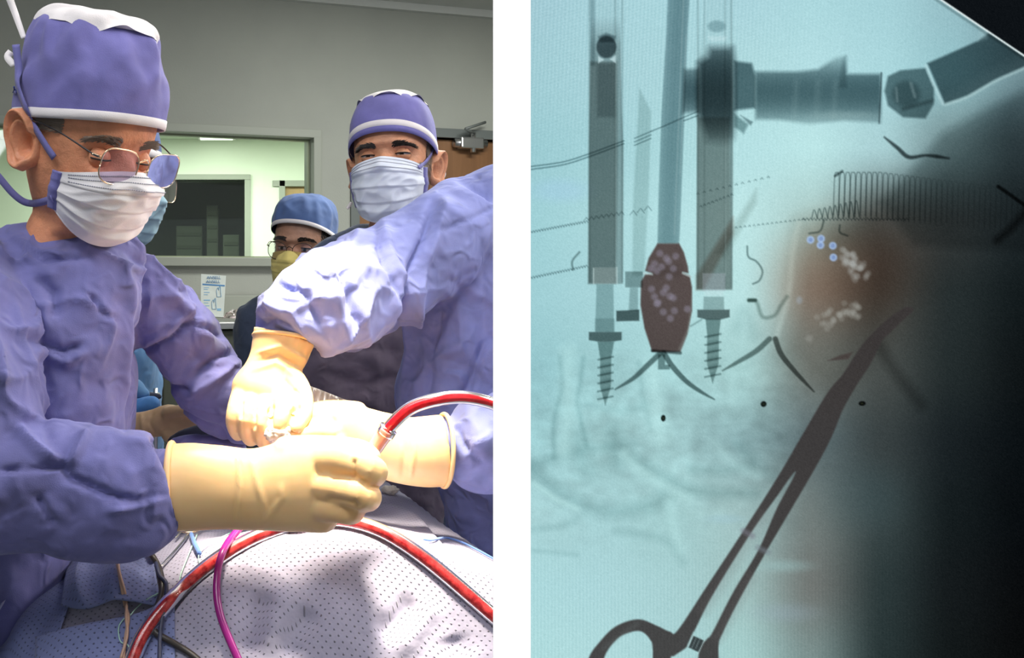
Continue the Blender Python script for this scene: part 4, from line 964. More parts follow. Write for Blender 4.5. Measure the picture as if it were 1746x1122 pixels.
SH.append(sheet('drape_sheet', 'blue dimpled flap folded down below the dark sleeve',
    [(128, 950), (170, 946), (215, 944), (262, 946)], [(110, 1040), (150, 1046), (200, 1032), (278, 1040)],
    M['drape_blue'], 40, 36, .007, [(((150, 950), (140, 1000), (150, 1045)), 9, .010), (((190, 950), (200, 1000), (185, 1035)), 9, .008), (((170, 950), (168, 1040)), 8, -.008), (((250, 960), (262, 1030)), 7, -.006)], .004, 5.1))
SH.append(sheet('drape_sheet', 'blue dimpled sheet corner at the bottom under the tan wires',
    [(74, 1094), (150, 1072), (240, 1052), (300, 1020)], [(66, 1190), (150, 1190), (240, 1190), (300, 1190)],
    M['drape_blue'], 44, 30, .010, [(((80, 1100), (180, 1080), (260, 1056)), 8, .004)], .003, 9.7))
SH.append(sheet('drape_sheet', 'plain blue drape hanging beside the table at the lower edge',
    [(150, 948), (110, 955), (60, 985), (-40, 1060)], [(70, 1190), (30, 1190), (0, 1190), (-60, 1190)],
    M['drape_blue'], 40, 40, .004, [(((110, 960), (60, 1040), (25, 1120)), 8, .010), (((85, 980), (40, 1050), (0, 1110)), 8, -.010), (((130, 960), (95, 1040), (50, 1120)), 6, -.006)], .004, 13.7))
tree = bvh_of([drape] + SH)

def hose(pts, r_px, n=90, off_k=1.0, lift=0.0, default=1.0, seg=12, smooth=8):
    q = drape_path(tree, pts, n, 0.0, default, smooth); r = r_px*1.03/F
    q[:, 2] += r*off_k + lift
    return q, r
M['blood'] = mottle(mat('blood', (.42, .01, .015), .25), (.30, .004, .008), (.62, .05, .05), 130, 5, .38, .60)
M['blood_bright'] = mottle(mat('blood_bright', (.65, .008, .02), .2), (.52, .004, .012), (.72, .02, .03), 60, 3, .4, .6)
M['purple_tube'] = mat('purple_tubing', (.30, .015, .20), .25)
st = thing('suction_tube', 'clear suction tube full of dark blood arching over the front drape', 'tube', P(235, 1150, .93))
q, r = hose([(222, 1150), (240, 1105), (268, 1062), (310, 1016), (370, 966), (440, 926), (515, 904), (580, 899), (650, 918), (720, 962), (790, 1020), (850, 1072), (880, 1100)], 12.5, 120)
v, f = tube([(*p, r) for p in q], n_len=160, n_seg=20); mesh_obj('tubing', v, f, M['clear_tube'], st)
v, f = tube([(*p, r*.80) for p in q], n_len=160, n_seg=18); mesh_obj('blood_column', v, f, M['blood'], st)
s2 = thing('suction_tube', 'bright red suction tube rising from the near glove to the blue sleeve', 'tube', P(635, 768, .99))
pts = [P(*p) for p in ((634, 772, .995), (650, 748, .99), (668, 724, .985), (700, 696, .98), (745, 681, .975), (795, 678, .98), (845, 690, .99), (890, 715, 1.01), (930, 760, 1.03))]
q = catmull([list(p) for p in pts], 60); r = 11.5*.98/F
v, f = tube([(*p, r) for p in q[8:]], n_len=100, n_seg=18); mesh_obj('tubing', v, f, M['clear_tube'], s2)
v, f = tube([(*p, r*.82) for p in q[8:]], n_len=100, n_seg=18); mesh_obj('blood_column', v, f, M['blood_bright'], s2)
M['connector'] = mat('connector_plastic', (.62, .30, .28), .2, **{'Transmission Weight': .35})
v, f = tube([(*q[0], r*1.05), (*q[3], r*1.15), (*q[7], r*1.2), (*q[12], r*1.28)], n_len=24, n_seg=20); mesh_obj('connector', v, f, M['connector'], s2)
v, f = tube([(*q[10], r*1.42), (*q[13], r*1.42)], n_len=5, n_seg=20); mesh_obj('connector_collar', v, f, M['clear_tube'], s2)

def cable(name, label, pts, r_px, mt, cat='cable', n=70, lift=.002, group=None):
    q, r = hose(pts, r_px, n, 1.0, lift); v, f = tube([(*p, r) for p in q], n_len=n, n_seg=10); return tag(mesh_obj(name, v, f, mt), label, cat, group)
M['cable_black'] = mat('cable_black', (.035, .028, .026), .4); M['cable_navy'] = mat('cable_navy', (.03, .035, .08), .4); M['cable_tan'] = mat('cable_tan', (.52, .33, .24), .45)
M['thread_green'] = mat('thread_green', (.42, .66, .56), .6); M['thread_blue'] = fabric('thread_blue', (.12, .24, .60), wr=.0005)
cable('purple_tube', 'thin purple tube curving down beside the red suction tube', [(446, 905), (418, 922), (392, 950), (375, 985), (369, 1035), (375, 1080), (392, 1125), (412, 1170)], 6.2, M['purple_tube'], 'tube', lift=.016)
cable('power_cable', 'thick black cable looping below the dark sleeve', [(248, 946), (262, 962), (274, 988), (276, 1020), (264, 1060), (262, 1088), (290, 1105), (330, 1130), (360, 1160)], 5.2, M['cable_black'], lift=.004)
cable('power_cable', 'thin navy cable crossing the black cable', [(266, 978), (272, 1000), (284, 1014), (281, 1050), (274, 1090), (272, 1130), (272, 1165)], 3.4, M['cable_navy'], lift=.010)
cable('electrode_wire', 'pair of twisted tan wires, the one on the sleeve side', [(196, 948), (204, 990), (212, 1035), (219, 1060), (214, 1095), (210, 1135)], 2.6, M['cable_tan'], lift=.003, group='tan wires')
cable('electrode_wire', 'pair of twisted tan wires, the one crossing over its twin', [(200, 948), (203, 985), (215, 1030), (215, 1065), (217, 1095), (206, 1135)], 2.4, M['cable_tan'], lift=.006, group='tan wires')
for k, (lb, pts, r_) in enumerate((
    ('pale green suture thread running from the ring handle down the lit drape', [(336, 916), (322, 950), (308, 985), (300, 1010), (260, 1022)], 1.1),
    ('pale green suture thread bending over the lit drape beside the purple tube', [(420, 900), (370, 925), (345, 940), (338, 958), (345, 975)], .9),
    ('teal suture thread tangled by the black cable', [(280, 1012), (255, 1025), (235, 1040), (222, 1055)], 1.0),
    ('teal suture loop on the flap under the tan wires', [(212, 1060), (202, 1075), (205, 1100), (218, 1105), (222, 1122)], 1.0),
    ('teal suture loop near the tube at the far side of the mound', [(783, 995), (795, 996), (802, 1005), (800, 1015)], 1.2))):
    cable('suture_thread', lb, pts, r_, M['thread_green'], 'thread', 40, .003, 'suture threads')
cable('drape_string', 'blue string lying across the lit drape beside the table edge', [(722, 924), (735, 926), (760, 921), (790, 930), (825, 948), (855, 965)], 2.0, M['thread_blue'], 'string', 50, .002)
cable('drape_string', 'blue cord bunched under the near glove cuff', [(312, 905), (325, 912), (345, 908), (375, 902), (410, 904)], 2.6, M['thread_blue'], 'string', 50, .004)
cable('drape_string', 'blue cord hanging from the ring handle onto the drape', [(326, 918), (332, 935), (340, 952)], 4.0, M['thread_blue'], 'string', 30, .003)
# ring-handled clamp
hs = thing('surgical_clamp', 'steel ring-handled clamp lying under the near glove cuff', 'clamp', P(324, 911, 1.15))
t = np.linspace(0, 2*math.pi, 33); c = hit(tree, 324, 912, .012)[0]
ring = [np.array(c) + np.array((.0155*math.cos(a), .018*math.sin(a), .004*math.sin(a))) for a in t]
v, f = tube([(*p, .0019) for p in ring], n_len=66, n_seg=10); mesh_obj('finger_ring', v, f, M['gold'], hs)
q = drape_path(tree, [(330, 900), (316, 925), (298, 948), (276, 972)], 24, .004); q[0] = np.array(c)+np.array((.004, .018, .004)); v, f = tube([(*p, .0019) for p in q], n_len=40, n_seg=10); mesh_obj('shank', v, f, M['steel'], hs)
q = drape_path(tree, [(316, 897), (308, 915), (300, 925)], 16, .006); v, f = tube([(*p, .0015) for p in q], n_len=30, n_seg=8); mesh_obj('shank', v, f, M['steel'], hs)

def crumple(name, label, cat, c, rad, mt, seed, flat=.6, n=48, amp=.35):
    V = []; F_ = []
    for i in range(n//2+1):
        th = math.pi*i/(n//2)
        for j in range(n): V.append((math.sin(th)*math.cos(2*math.pi*j/n), math.sin(th)*math.sin(2*math.pi*j/n), math.cos(th)))
    V = np.array(V); d = 1 + amp*(perlin(V*1.6+seed)*1.4 + (.3-2*np.abs(perlin(V*3.4+seed+3))))
    V = V*d[:, None]*np.array(rad) + np.array(c)
    for i in range(n//2):
        for j in range(n): F_.append((i*n+j, i*n+(j+1) % n, (i+1)*n+(j+1) % n, (i+1)*n+j))
    return tag(mesh_obj(name, V, F_, mt), label, cat)
crumple('gauze_sponge', 'small white gauze sponge pinched between the two lit gloves', 'gauze', P(474, 738, 1.085), (.016, .012, .012), M['gauze'], 4.4)
crumple('gauze_sponge', 'crumpled gauze scrap on the drape under the far glove cuff', 'gauze', np.array(hit(tree, 664, 842, .006)[0]), (.013, .013, .007), M['gauze'], 8.1)
# crumpled translucent plastic behind the hands
M['plastic'] = mat('translucent_film', (.80, .62, .50), .35, **{'Transmission Weight': .15})
a = catmull([(520, 655), (545, 664), (575, 676), (605, 688), (628, 704)], 40); b = catmull([(500, 720), (535, 730), (565, 735), (600, 735), (628, 722)], 40)
V = []; ns, nt = 40, 16
for i in range(nt):
    for j in range(ns):
        s_ = i/(nt-1); q = a[j]*(1-s_)+b[j]*s_; V.append(P(q[0], q[1], 1.36 - .08*s_ + .006*math.sin(j*1.9) + .008*math.sin(j*.7+s_*5)))
lo = [(p.x, p.y+.004, p.z-.002) for p in V]; n_ = len(V); f = [(i*ns+j, i*ns+j+1, (i+1)*ns+j+1, (i+1)*ns+j) for i in range(nt-1) for j in range(ns-1)]
rim = [(i*ns) for i in range(nt)] + [(nt-1)*ns+j for j in range(1, ns)] + [i*ns+ns-1 for i in range(nt-2, -1, -1)] + [j for j in range(ns-2, 0, -1)]
f = f + [tuple(k+n_ for k in q[::-1]) for q in f] + [(rim[k], rim[(k+1) % len(rim)], rim[(k+1) % len(rim)]+n_, rim[k]+n_) for k in range(len(rim))]
tag(mesh_obj('plastic_film', [tuple(p) for p in V]+lo, f, M['plastic']), 'crumpled translucent plastic film with a ruffled edge behind the lit hands', 'plastic film')
# things between the first surgeon's body and arm
def lump(name, label, cat, rows, mt, seed, amp=.004):
    me = fuse([limb(rows, 30, 24)], .004, 3); cloth(me, [], amp, amp*.6, 14, 30, seed=seed); o = obj_me(name, me, mt); return tag(o, label, cat)
M['towel'] = fabric('towel_blue', (.06, .20, .48)); M['strap'] = fabric('strap_dark', (.03, .035, .06))
lump('folded_towel', 'bright blue folded towel under the raised arm of the bending surgeon', 'towel', [(205, 690, 1.56, 14), (235, 694, 1.55, 16), (262, 690, 1.54, 14)], M['towel'], 3.3)
lump('folded_towel', 'teal folded towel above the bright blue one beside the gown', 'towel', [(205, 655, 1.58, 18), (228, 662, 1.57, 17), (248, 672, 1.56, 9)], M['gown_aqua'], 6.3)
lump('padded_strap', 'dark padded strap lying behind the near glove', 'strap', [(292, 752, 1.30, 8), (325, 738, 1.30, 10), (360, 736, 1.30, 10), (400, 748, 1.29, 8)], M['strap'], 8.3, .002)
lump('padded_strap', 'violet blue roll of drape lying behind the near glove', 'drape roll', [(300, 760, 1.24, 14), (340, 756, 1.24, 16), (380, 758, 1.23, 14), (410, 764, 1.23, 12)], M['gown_dark'], 9.3, .003)
lump('dark_pad', 'dark blue pad between the two folded towels', 'pad', [(205, 676, 1.60, 9), (240, 676, 1.59, 10), (270, 676, 1.58, 6)], M['strap'], 11.3, .001)
cm = thing('rail_clamp', 'grey metal rail clamp beside the tan glove', 'clamp', P(265, 690, 1.60))
p = P(252, 690, 1.60); m_ = MB(); m_.add(*box_vf((p.x-.006, 1.585, p.z-.022), (p.x+.022, 1.61, p.z+.022), .004)); m_.build('clamp_body', M['frame_grey'], cm)
m_ = MB(); m_.add(*tube([(p.x+.014, 1.6, p.z-.012, .005), (p.x+.045, 1.6, p.z-.012, .005)], n_len=4, n_seg=12)); m_.add(*tube([(p.x+.014, 1.6, p.z-.2, .004), (p.x+.014, 1.6, p.z+.03, .004)], n_len=4, n_seg=12)); m_.build('clamp_bar', M['steel'], cm)
# ------------------------------------------------------------------ the display with the fluoroscopy picture
X0, X1, Y0p, Y1p = 905.0, 1800.0, -40.0, 1170.0       # extent of the picture, in photograph pixels
STEP = 1.6
gxs = np.arange(X0, X1 + .1, STEP); gys = np.arange(Y0p, Y1p + .1, STEP)
XX, YY = np.meshgrid(gxs, gys); NYp, NXp = XX.shape
cx = [905, 1025, 1145, 1265, 1385, 1505, 1625, 1746]; cy = [0, 125, 250, 375, 500, 625, 750, 875, 1000, 1122]
BG = [[(162,202,212),(168,210,218),(170,213,220),(170,212,220),(172,216,222),(166,210,217),(150,190,198),(120,150,158)],
 [(162,205,213),(168,210,217),(170,212,218),(176,218,222),(180,222,227),(172,216,222),(150,195,202),(112,142,150)],
 [(156,203,210),(165,210,216),(172,216,220),(182,225,228),(188,230,231),(170,208,212),(112,137,140),(62,77,82)],
 [(160,208,214),(172,216,220),(182,225,228),(190,230,230),(172,203,200),(88,94,92),(54,61,62),(32,40,43)],
 [(160,207,213),(168,212,217),(178,222,225),(186,226,226),(150,146,136),(74,72,67),(38,46,47),(19,26,28)],
 [(150,198,204),(160,205,208),(166,209,211),(166,206,205),(122,130,125),(72,77,75),(35,43,44),(15,20,22)],
 [(155,200,204),(160,202,204),(160,200,202),(140,175,178),(92,108,111),(56,64,65),(25,32,35),(11,16,19)],
 [(170,212,215),(163,204,207),(164,205,206),(160,192,192),(112,123,121),(56,68,69),(20,27,29),(9,13,16)],
 [(172,216,220),(172,214,218),(168,208,210),(160,192,190),(112,117,114),(44,56,57),(20,25,27),(9,11,13)],
 [(176,220,222),(176,218,220),(170,210,212),(166,206,204),(122,142,140),(40,52,53),(18,23,24),(9,10,11)]]
BG = np.array(BG, float)
def bgrid():
    fx = np.interp(gxs, cx, np.arange(8)); fy = np.interp(gys, cy, np.arange(10))
    def wts(f, n):
        W = np.zeros((len(f), n)); i = np.clip(np.floor(f).astype(int), 0, n-2); t = f - i; t = t*t*(3-2*t)*.6 + t*.4
        W[np.arange(len(f)), i] = 1-t; W[np.arange(len(f)), i+1] += t; return W
    return np.einsum('yr,rcv,xc->yxv', wts(fy, 10), BG, wts(fx, 8))
img = bgrid()
part_id = np.zeros((NYp, NXp), int)
def crop(x0, x1, y0, y1):
    i0, i1 = np.searchsorted(gys, (y0, y1)); j0, j1 = np.searchsorted(gxs, (x0, x1)); return slice(max(0, i0-1), i1+1), slice(max(0, j0-1), j1+1)
def soft(d, s): return np.clip(.5 - d/(2*s), 0, 1)
def apply(sl, m, tone, alpha, pid=None, add=None):
    """density like film: multiply towards a tone; add lightens."""
    tone = np.array(tone)/255.
    a = (m*alpha)[..., None]
    if add is None: img[sl] = img[sl]*(1-a) + img[sl]*tone*a
    else: img[sl] = img[sl]*(1-a) + np.array(add)*a
    if pid: part_id[sl] = np.where(m > .5, pid, part_id[sl])
def poly(pts, tone, alpha, s=1.2, pid=None, add=None, grad=None, mod=None):
    pts = np.array(pts, float); x0, y0 = pts.min(0)-4*s-2; x1, y1 = pts.max(0)+4*s+2; sl = crop(x0, x1, y0, y1); x, y = XX[sl], YY[sl]
    if x.size == 0: return
    ins = np.zeros(x.shape, bool); n = len(pts)
    for k in range(n):
        (ax, ay), (bx, by) = pts[k], pts[(k+1) % n]
        if ay == by: continue
        c = ((ay > y) != (by > y)) & (x < (bx-ax)*(y-ay)/(by-ay)+ax); ins ^= c
    d, _ = seg_dist(x, y, np.vstack([pts, pts[:1]])); d = np.where(ins, -d, d); m = soft(d, s)
    if mod is not None: m = m*mod(x, y)
    apply(sl, m, tone, alpha, pid, add)
def stroke(pts, w, tone, alpha, s=1.0, pid=None, add=None, taper=None, n=None):
    pts = np.array(pts, float)
    if n: pts = catmull(pts, n)
    mw = np.max(w) + 3*s + 2; x0, y0 = pts.min(0)-mw; x1, y1 = pts.max(0)+mw; sl = crop(x0, x1, y0, y1); x, y = XX[sl], YY[sl]
    if x.size == 0: return
    d, run = seg_dist(x, y, pts); ww = w if taper is None else w*np.interp(run, np.linspace(0, 1, len(taper)), taper)
    apply(sl, soft(d - ww/2, s), tone, alpha, pid, add)
def blob(x, y, rx, ry, tone, alpha, s=.35, add=None, pid=None):
    sl = crop(x-rx*2.2, x+rx*2.2, y-ry*2.2, y+ry*2.2); d = np.hypot((XX[sl]-x)/rx, (YY[sl]-y)/ry); m = np.clip((1+s-d)/(2*s), 0, 1); m = m*m*(3-2*m); apply(sl, m, tone, alpha, pid, add)
def band(a, b, core, edge=.25):       # rod shading: dark core between x=a and x=b
    return lambda x, y: edge + (1-edge)*np.clip(1-np.abs((x-(a+b)/2)/((b-a)/2))**2.2, 0, 1)
def hband(a, b, edge=.25): return lambda x, y: edge + (1-edge)*np.clip(1-np.abs((y-(a+b)/2)/((b-a)/2))**2.0, 0, 1)

# soft anatomy: bones and bowel shadows
sh = (150, 178, 176)
nzp = np.stack([XX.ravel()/60, YY.ravel()/60, 0*XX.ravel()], 1); n1 = perlin(nzp).reshape(XX.shape); n2 = perlin(nzp*2.7+9).reshape(XX.shape); n3 = perlin(nzp*np.array((.5, 1.4, 1))+19).reshape(XX.shape)
area = np.clip((YY-560)/120, 0, 1)*np.clip((980-YY)/200, 0, 1)*np.clip((1480-XX)/150, 0, 1)
n4 = perlin(nzp*np.array((1.2, 2.2, 1))*2.2+39).reshape(XX.shape); img *= (1 - .11*area*(n1+.8*n2+.8*n3+.6*n4))[..., None]
for pts, w, a in ((((905, 800), (970, 850), (1040, 872), (1110, 862), (1135, 845)), 16, .16), (((905, 795), (950, 780), (1010, 765), (1080, 757)), 10, .12), (((1075, 778), (1130, 812), (1190, 838), (1290, 842)), 12, .16),
    (((955, 610), (958, 660), (945, 720), (945, 780)), 5, .16), (((995, 610), (988, 660), (985, 690), (1000, 760)), 5, .16), (((1050, 905), (1100, 912), (1140, 925), (1165, 960)), 9, .10), (((985, 750), (1000, 800)), 22, .12), (((1045, 740), (1050, 790)), 18, .13),
    (((1090, 620), (1098, 680), (1110, 730)), 6, .10), (((905, 902), (950, 898), (985, 885)), 7, .10), (((1180, 800), (1230, 802), (1280, 795)), 10, .12), (((905, 938), (985, 946)), 5, .10), (((1260, 760), (1300, 800), (1320, 812)), 12, .12), (((1000, 690), (1060, 700), (1110, 690)), 8, .08), (((1255, 560), (1270, 530), (1285, 570)), 14, .10)):
    stroke(pts, w*1.1, (120, 150, 150), a*1.7, w*.9, n=30)
for pts, w, a in ((((1065, 775), (1090, 800), (1140, 832), (1175, 850)), 14, .35), (((910, 825), (950, 852), (985, 868)), 9, .40), (((1218, 755), (1250, 790), (1290, 810)), 16, .22), (((1140, 850), (1148, 890), (1160, 940)), 16, .22), (((968, 600), (968, 690), (962, 770)), 24, .32), (((1112, 625), (1120, 700), (1125, 745)), 26, .38), (((1245, 600), (1252, 690)), 16, .15)):
    stroke(pts, w, (0, 0, 0), a*1.25, w*.45, n=30, add=(188, 232, 232))
# light gap beside the thigh, dark thigh edge
stroke([(1325, 570), (1345, 500), (1352, 430), (1362, 380)], 7, (0, 0, 0), .35, 5, n=30, add=(215, 240, 235))
poly([(1362, 380), (1400, 372), (1480, 380), (1540, 420), (1500, 600), (1420, 690), (1330, 600), (1350, 520)], (150, 135, 125), .35, 26)
blob(1445, 455, 95, 80, (240, 195, 172), .55, .8); blob(1530, 420, 110, 70, (215, 175, 160), .35, .8)
poly([(1746, 140), (1640, 230), (1560, 300), (1480, 345), (1420, 385), (1420, 420), (1520, 400), (1760, 330)], (120, 135, 138), .35, 34)
blob(1470, 845, 60, 50, (0, 0, 0), .25, .8, add=(62, 86, 92)); blob(1335, 965, 40, 9, (0, 0, 0), .4, .9, add=(160, 200, 200)); blob(1340, 1045, 45, 14, (0, 0, 0), .3, .9, add=(150, 170, 185)); blob(1235, 885, 30, 7, (0, 0, 0), .3, .7, add=(165, 205, 220)); blob(955, 325, 45, 18, (0, 0, 0), .35, .7, add=(165, 205, 235))
stroke([(1660, 760), (1720, 860)], 40, (160, 160, 160), .2, 30)
poly([(1608, 226), (1690, 182), (1760, 148), (1760, 430), (1560, 420), (1500, 345), (1545, 300)], (120, 130, 132), .42, 9)
# thin wires and stitch chains
for off in (0, 5): stroke([(905, 284+off), (960, 276+off), (1005, 262+off), (1064, 240+off)], 1.8, (90, 115, 120), .8, 1.0, n=30)
for off in (0, 6, 12): stroke([(1082, 236+off), (1110, 224+off)], 1.6, (80, 105, 110), .7, 1.0)
stroke([(1110, 224), (1130, 216), (1166, 200), (1190, 190)], 1.8, (80, 105, 110), .7, 1.0); stroke([(1166, 206), (1190, 197)], 1.8, (80, 105, 110), .7, 1.0)
def chain(x0, y0, x1, y1, n, r, a=.55):
    for k in range(n):
        t = k/(n-1); x = x0+(x1-x0)*t; y = y0+(y1-y0)*t; stroke([(x-r, y+r*.4), (x, y-r*.8), (x+r, y+r*.5)], 1.3, (80, 100, 105), a, .9)
chain(905, 396, 1000, 378, 22, 2.4); chain(905, 474, 1000, 454, 22, 2.4); chain(1000, 374, 1060, 364, 8, 4); chain(1080, 364, 1105, 356, 3, 6); chain(1190, 330, 1310, 302, 12, 2); chain(1195, 352, 1248, 332, 9, 2); chain(1255, 388, 1370, 374, 16, 1.6); chain(1370, 374, 1546, 374, 30, 3.0, .6)
for pts in (((977, 460), (976, 445), (988, 430)), ((1274, 420), (1276, 438), (1290, 446), (1300, 462), (1295, 478), (1284, 484)), ((1380, 398), (1398, 394), (1405, 376)), ((1445, 402), (1432, 396), (1432, 384))): stroke(pts, 3.2, (110, 125, 125), .7, 1.2, n=20)
stroke([(1277, 512), (1290, 515), (1300, 540), (1320, 538), (1332, 520), (1342, 506)], 6, (130, 145, 140), .55, 2.5, n=40); stroke([(1277, 512), (1288, 512)], 6, (70, 90, 85), .8, 1.5)
# spring
for k in range(36):
    x = 1425 + k*9.2; y0_ = 294 + max(0, k-8)*1.15; y1_ = 366 + k*.9; a = .62*max(.25, 1-max(0, k-6)/22)
    stroke([(x-4, y1_), (x-2, y0_+10), (x+2, y0_), (x+6, y0_+10), (x+4.5, y1_-4)], 1.8, (60, 76, 78), a*.8, 1.0, n=24)
for k in range(9): stroke([(1384+k*9, 372), (1388+k*9, 358-k*2), (1393+k*9, 370)], 1.8, (70, 90, 92), .6, .9, n=12)
stroke([(1424, 300), (1436, 292)], 4, (50, 65, 68), .7, 1.5)
stroke([(1508, 234), (1530, 252), (1550, 268), (1580, 265), (1618, 270)], 7, (35, 45, 48), .75, 1.8, n=40, taper=(.35, .8, 1, .9, .6, .9, .4))
stroke([(1702, 318), (1725, 334), (1750, 352)], 6, (20, 26, 28), .8, 1.5); stroke([(1700, 410), (1722, 392), (1750, 360)], 12, (25, 30, 32), .6, 6)
# tubes of the two screws and the central inserter
tube_t = (112, 126, 126)
ID = dict(screw=1, screw2=2, inserter=3, clamp=4, rod=5, blade=6, blade2=7)
poly([(1009, -40), (1056, -40), (1060, 180), (1063, 250), (1062, 484), (1003, 484), (1004, 330), (1006, 120)], (165, 166, 165), .75, 1.2, 1, mod=lambda x, y: np.clip((y-20)/60, .12, 1))
poly([(1006, 105), (1052, 105), (1053, 260), (1050, 484), (1003, 484), (1004, 250)], (146, 146, 143), .62, 2.5, 1); poly([(1018, 108), (1049, 108), (1050, 200), (1018, 200)], (130, 140, 145), .4, 3)
for x in (1008, 1012): stroke([(x, -40), (x+1, 110)], 4, (120, 140, 145), .45, 2)
for x, a in ((1049, .35), (1061, .45), (1005, .4)): stroke([(x, -30), (x, 480)], 3, (150, 160, 160), a, 1.5)
stroke([(1050, 70), (1050, 470)], 1.6, (0, 0, 0), .35, 1, add=(185, 215, 215))
blob(1034, 80, 17, 19, (70, 82, 88), .75, .12, pid=1); poly([(1020, 62), (1034, 56), (1050, 62), (1046, 72), (1022, 72)], (100, 115, 120), .6, 2, 1)
poly([(1020, 96), (1030, 102), (1020, 108)], (0, 0, 0), .7, 1.2, add=(200, 228, 232)); poly([(1050, 94), (1040, 101), (1050, 108)], (0, 0, 0), .7, 1.2, add=(200, 228, 232))
poly([(1011, 456), (1052, 456), (1052, 484), (1011, 484)], (0, 0, 0), .35, 1, add=(165, 180, 178)); stroke([(1012, 458), (1012, 484)], 2, (0, 0, 0), .6, 1, add=(190, 215, 215)); stroke([(1052, 456), (1052, 484)], 2, (0, 0, 0), .6, 1, add=(190, 215, 215))
poly([(1017, 485), (1046, 485), (1047, 566), (1015, 566)], (150, 165, 165), .62, 1.2, 1); poly([(1014, 543), (1048, 543), (1048, 566), (1014, 566)], (160, 172, 172), .4, 1.2)
poly([(1004, 566), (1060, 566), (1060, 580), (1042, 583), (1023, 583), (1004, 580)], (88, 98, 98), .85, 1.2, 1)
def screw(cx_, ytop, ytip, wt, wb, dx, pid, nthr):
    L_ = [(cx_-wt, ytop), (cx_-wb+dx*.2, ytop+(ytip-ytop)*.25), (cx_-wb+dx*.7, ytip-34), (cx_+dx, ytip)]; R_ = [(cx_+dx, ytip), (cx_+wb+dx*.7, ytip-34), (cx_+wb+dx*.2, ytop+(ytip-ytop)*.25), (cx_+wt, ytop)]
    poly(L_+R_, (120, 136, 135), .78, 1.2, pid)
    for k in range(nthr):
        t = .26 + .62*k/(nthr-1); y = ytop+(ytip-ytop)*t; xx = cx_+dx*t; stroke([(xx-wb-3, y+2), (xx+wb+3, y-3)], 3.4, (110, 125, 125), .6, 1, pid); stroke([(xx-wb, y+7), (xx+wb, y+3)], 5, (0, 0, 0), .18, 2, add=(165, 200, 200))
screw(1033, 583, 692, 14, 9.5, -1, 1, 6)
poly([(1206, -40), (1246, -40), (1250, 120), (1250, 300), (1249, 494), (1187, 494), (1188, 300), (1189, 120)], (168, 170, 169), .75, 1.2, 2, mod=lambda x, y: np.clip((y-70)/80, .10, 1))
poly([(1189, 200), (1244, 200), (1247, 494), (1188, 494)], (163, 160, 155), .55, 2.5, 2); poly([(1187, 470), (1250, 370), (1250, 400), (1200, 494), (1187, 494)], (175, 140, 128), .55, 4); poly([(1222, 430), (1290, 322), (1290, 345), (1236, 440)], (160, 165, 160), .35, 5)
for x, a in ((1190, .4), (1247, .45), (1236, .3), (1201, .25)): stroke([(x, -20), (x, 490)], 3, (150, 160, 160), a, 1.5)
stroke([(1237, 180), (1237, 470)], 1.6, (0, 0, 0), .3, 1, add=(190, 218, 216))
poly([(1198, 466), (1237, 466), (1237, 496), (1198, 496)], (0, 0, 0), .4, 1, add=(165, 175, 185)); poly([(1201, 496), (1233, 496), (1233, 504), (1201, 504)], (0, 0, 0), .5, 2, add=(190, 220, 222))
poly([(1200, 506), (1234, 506), (1235, 528), (1199, 528)], (150, 160, 160), .6, 1.2, 2); poly([(1189, 528), (1244, 528), (1244, 541), (1228, 545), (1205, 545), (1189, 541)], (92, 98, 98), .85, 1.2, 2)
screw(1216, 544, 654, 13, 10, -1, 2, 6)
blob(1222, 45, 15, 10, (140, 160, 165), .5, .3); poly([(1206, 62), (1240, 62), (1236, 70), (1212, 70)], (0, 0, 0), .5, 2, add=(195, 225, 230))
# faint middle sleeve and its small clamp
poly([(1090, 150), (1110, 190), (1106, 330), (1102, 400), (1098, 470), (1078, 470), (1080, 330), (1086, 230)], (190, 200, 198), .55, 2.5); poly([(1066, 463), (1096, 463), (1096, 490), (1066, 490)], (135, 145, 145), .75, 1.2, 4); poly([(1074, 490), (1088, 490), (1088, 530), (1072, 530)], (150, 160, 160), .6, 1.5, 4); poly([(1051, 530), (1090, 528), (1090, 547), (1051, 548)], (75, 85, 85), .85, 1.2, 4)
# inserter
poly([(1140, -40), (1178, -40), (1172, 60), (1166, 220), (1160, 380), (1158, 415), (1121, 415), (1123, 330), (1128, 190), (1136, 60)], (118, 138, 144), .78, 1.4, 3, mod=lambda x, y: .72+.28*np.clip(1-np.abs((x-(1158-.0475*y))/20)**2, 0, 1))
stroke([(1165, 0), (1150, 400)], 2, (0, 0, 0), .22, 1.2, add=(180, 200, 200)); stroke([(1170, 60), (1160, 300)], 2, (0, 0, 0), .18, 1.2, add=(180, 200, 200))
poly([(1121, 415), (1158, 415), (1166, 430), (1173, 455), (1174, 466), (1164, 464), (1176, 470), (1180, 490), (1180, 530), (1172, 570), (1160, 600), (1112, 600), (1099, 560), (1092, 520), (1093, 480), (1100, 468), (1112, 466), (1100, 462), (1106, 440)], (114, 76, 73), .93, 1.6, 3)
poly([(1112, 455), (1158, 452), (1160, 470), (1112, 472)], (140, 130, 130), .25, 8); poly([(1172, 560), (1180, 500), (1176, 560), (1162, 598), (1156, 596)], (0, 0, 0), .3, 2, add=(150, 160, 155)); stroke([(1112, 598), (1160, 602)], 5, (60, 66, 68), .7, 1.5, 3); stroke([(1098, 466), (1112, 468)], 3, (0, 0, 0), .7, 1.2, add=(185, 205, 205)); stroke([(1164, 466), (1178, 472)], 3, (0, 0, 0), .7, 1.2, add=(185, 205, 205))
poly([(1122, 604), (1134, 604), (1134, 622), (1142, 622), (1142, 630), (1122, 630)], (110, 125, 125), .75, 1.2, 3)
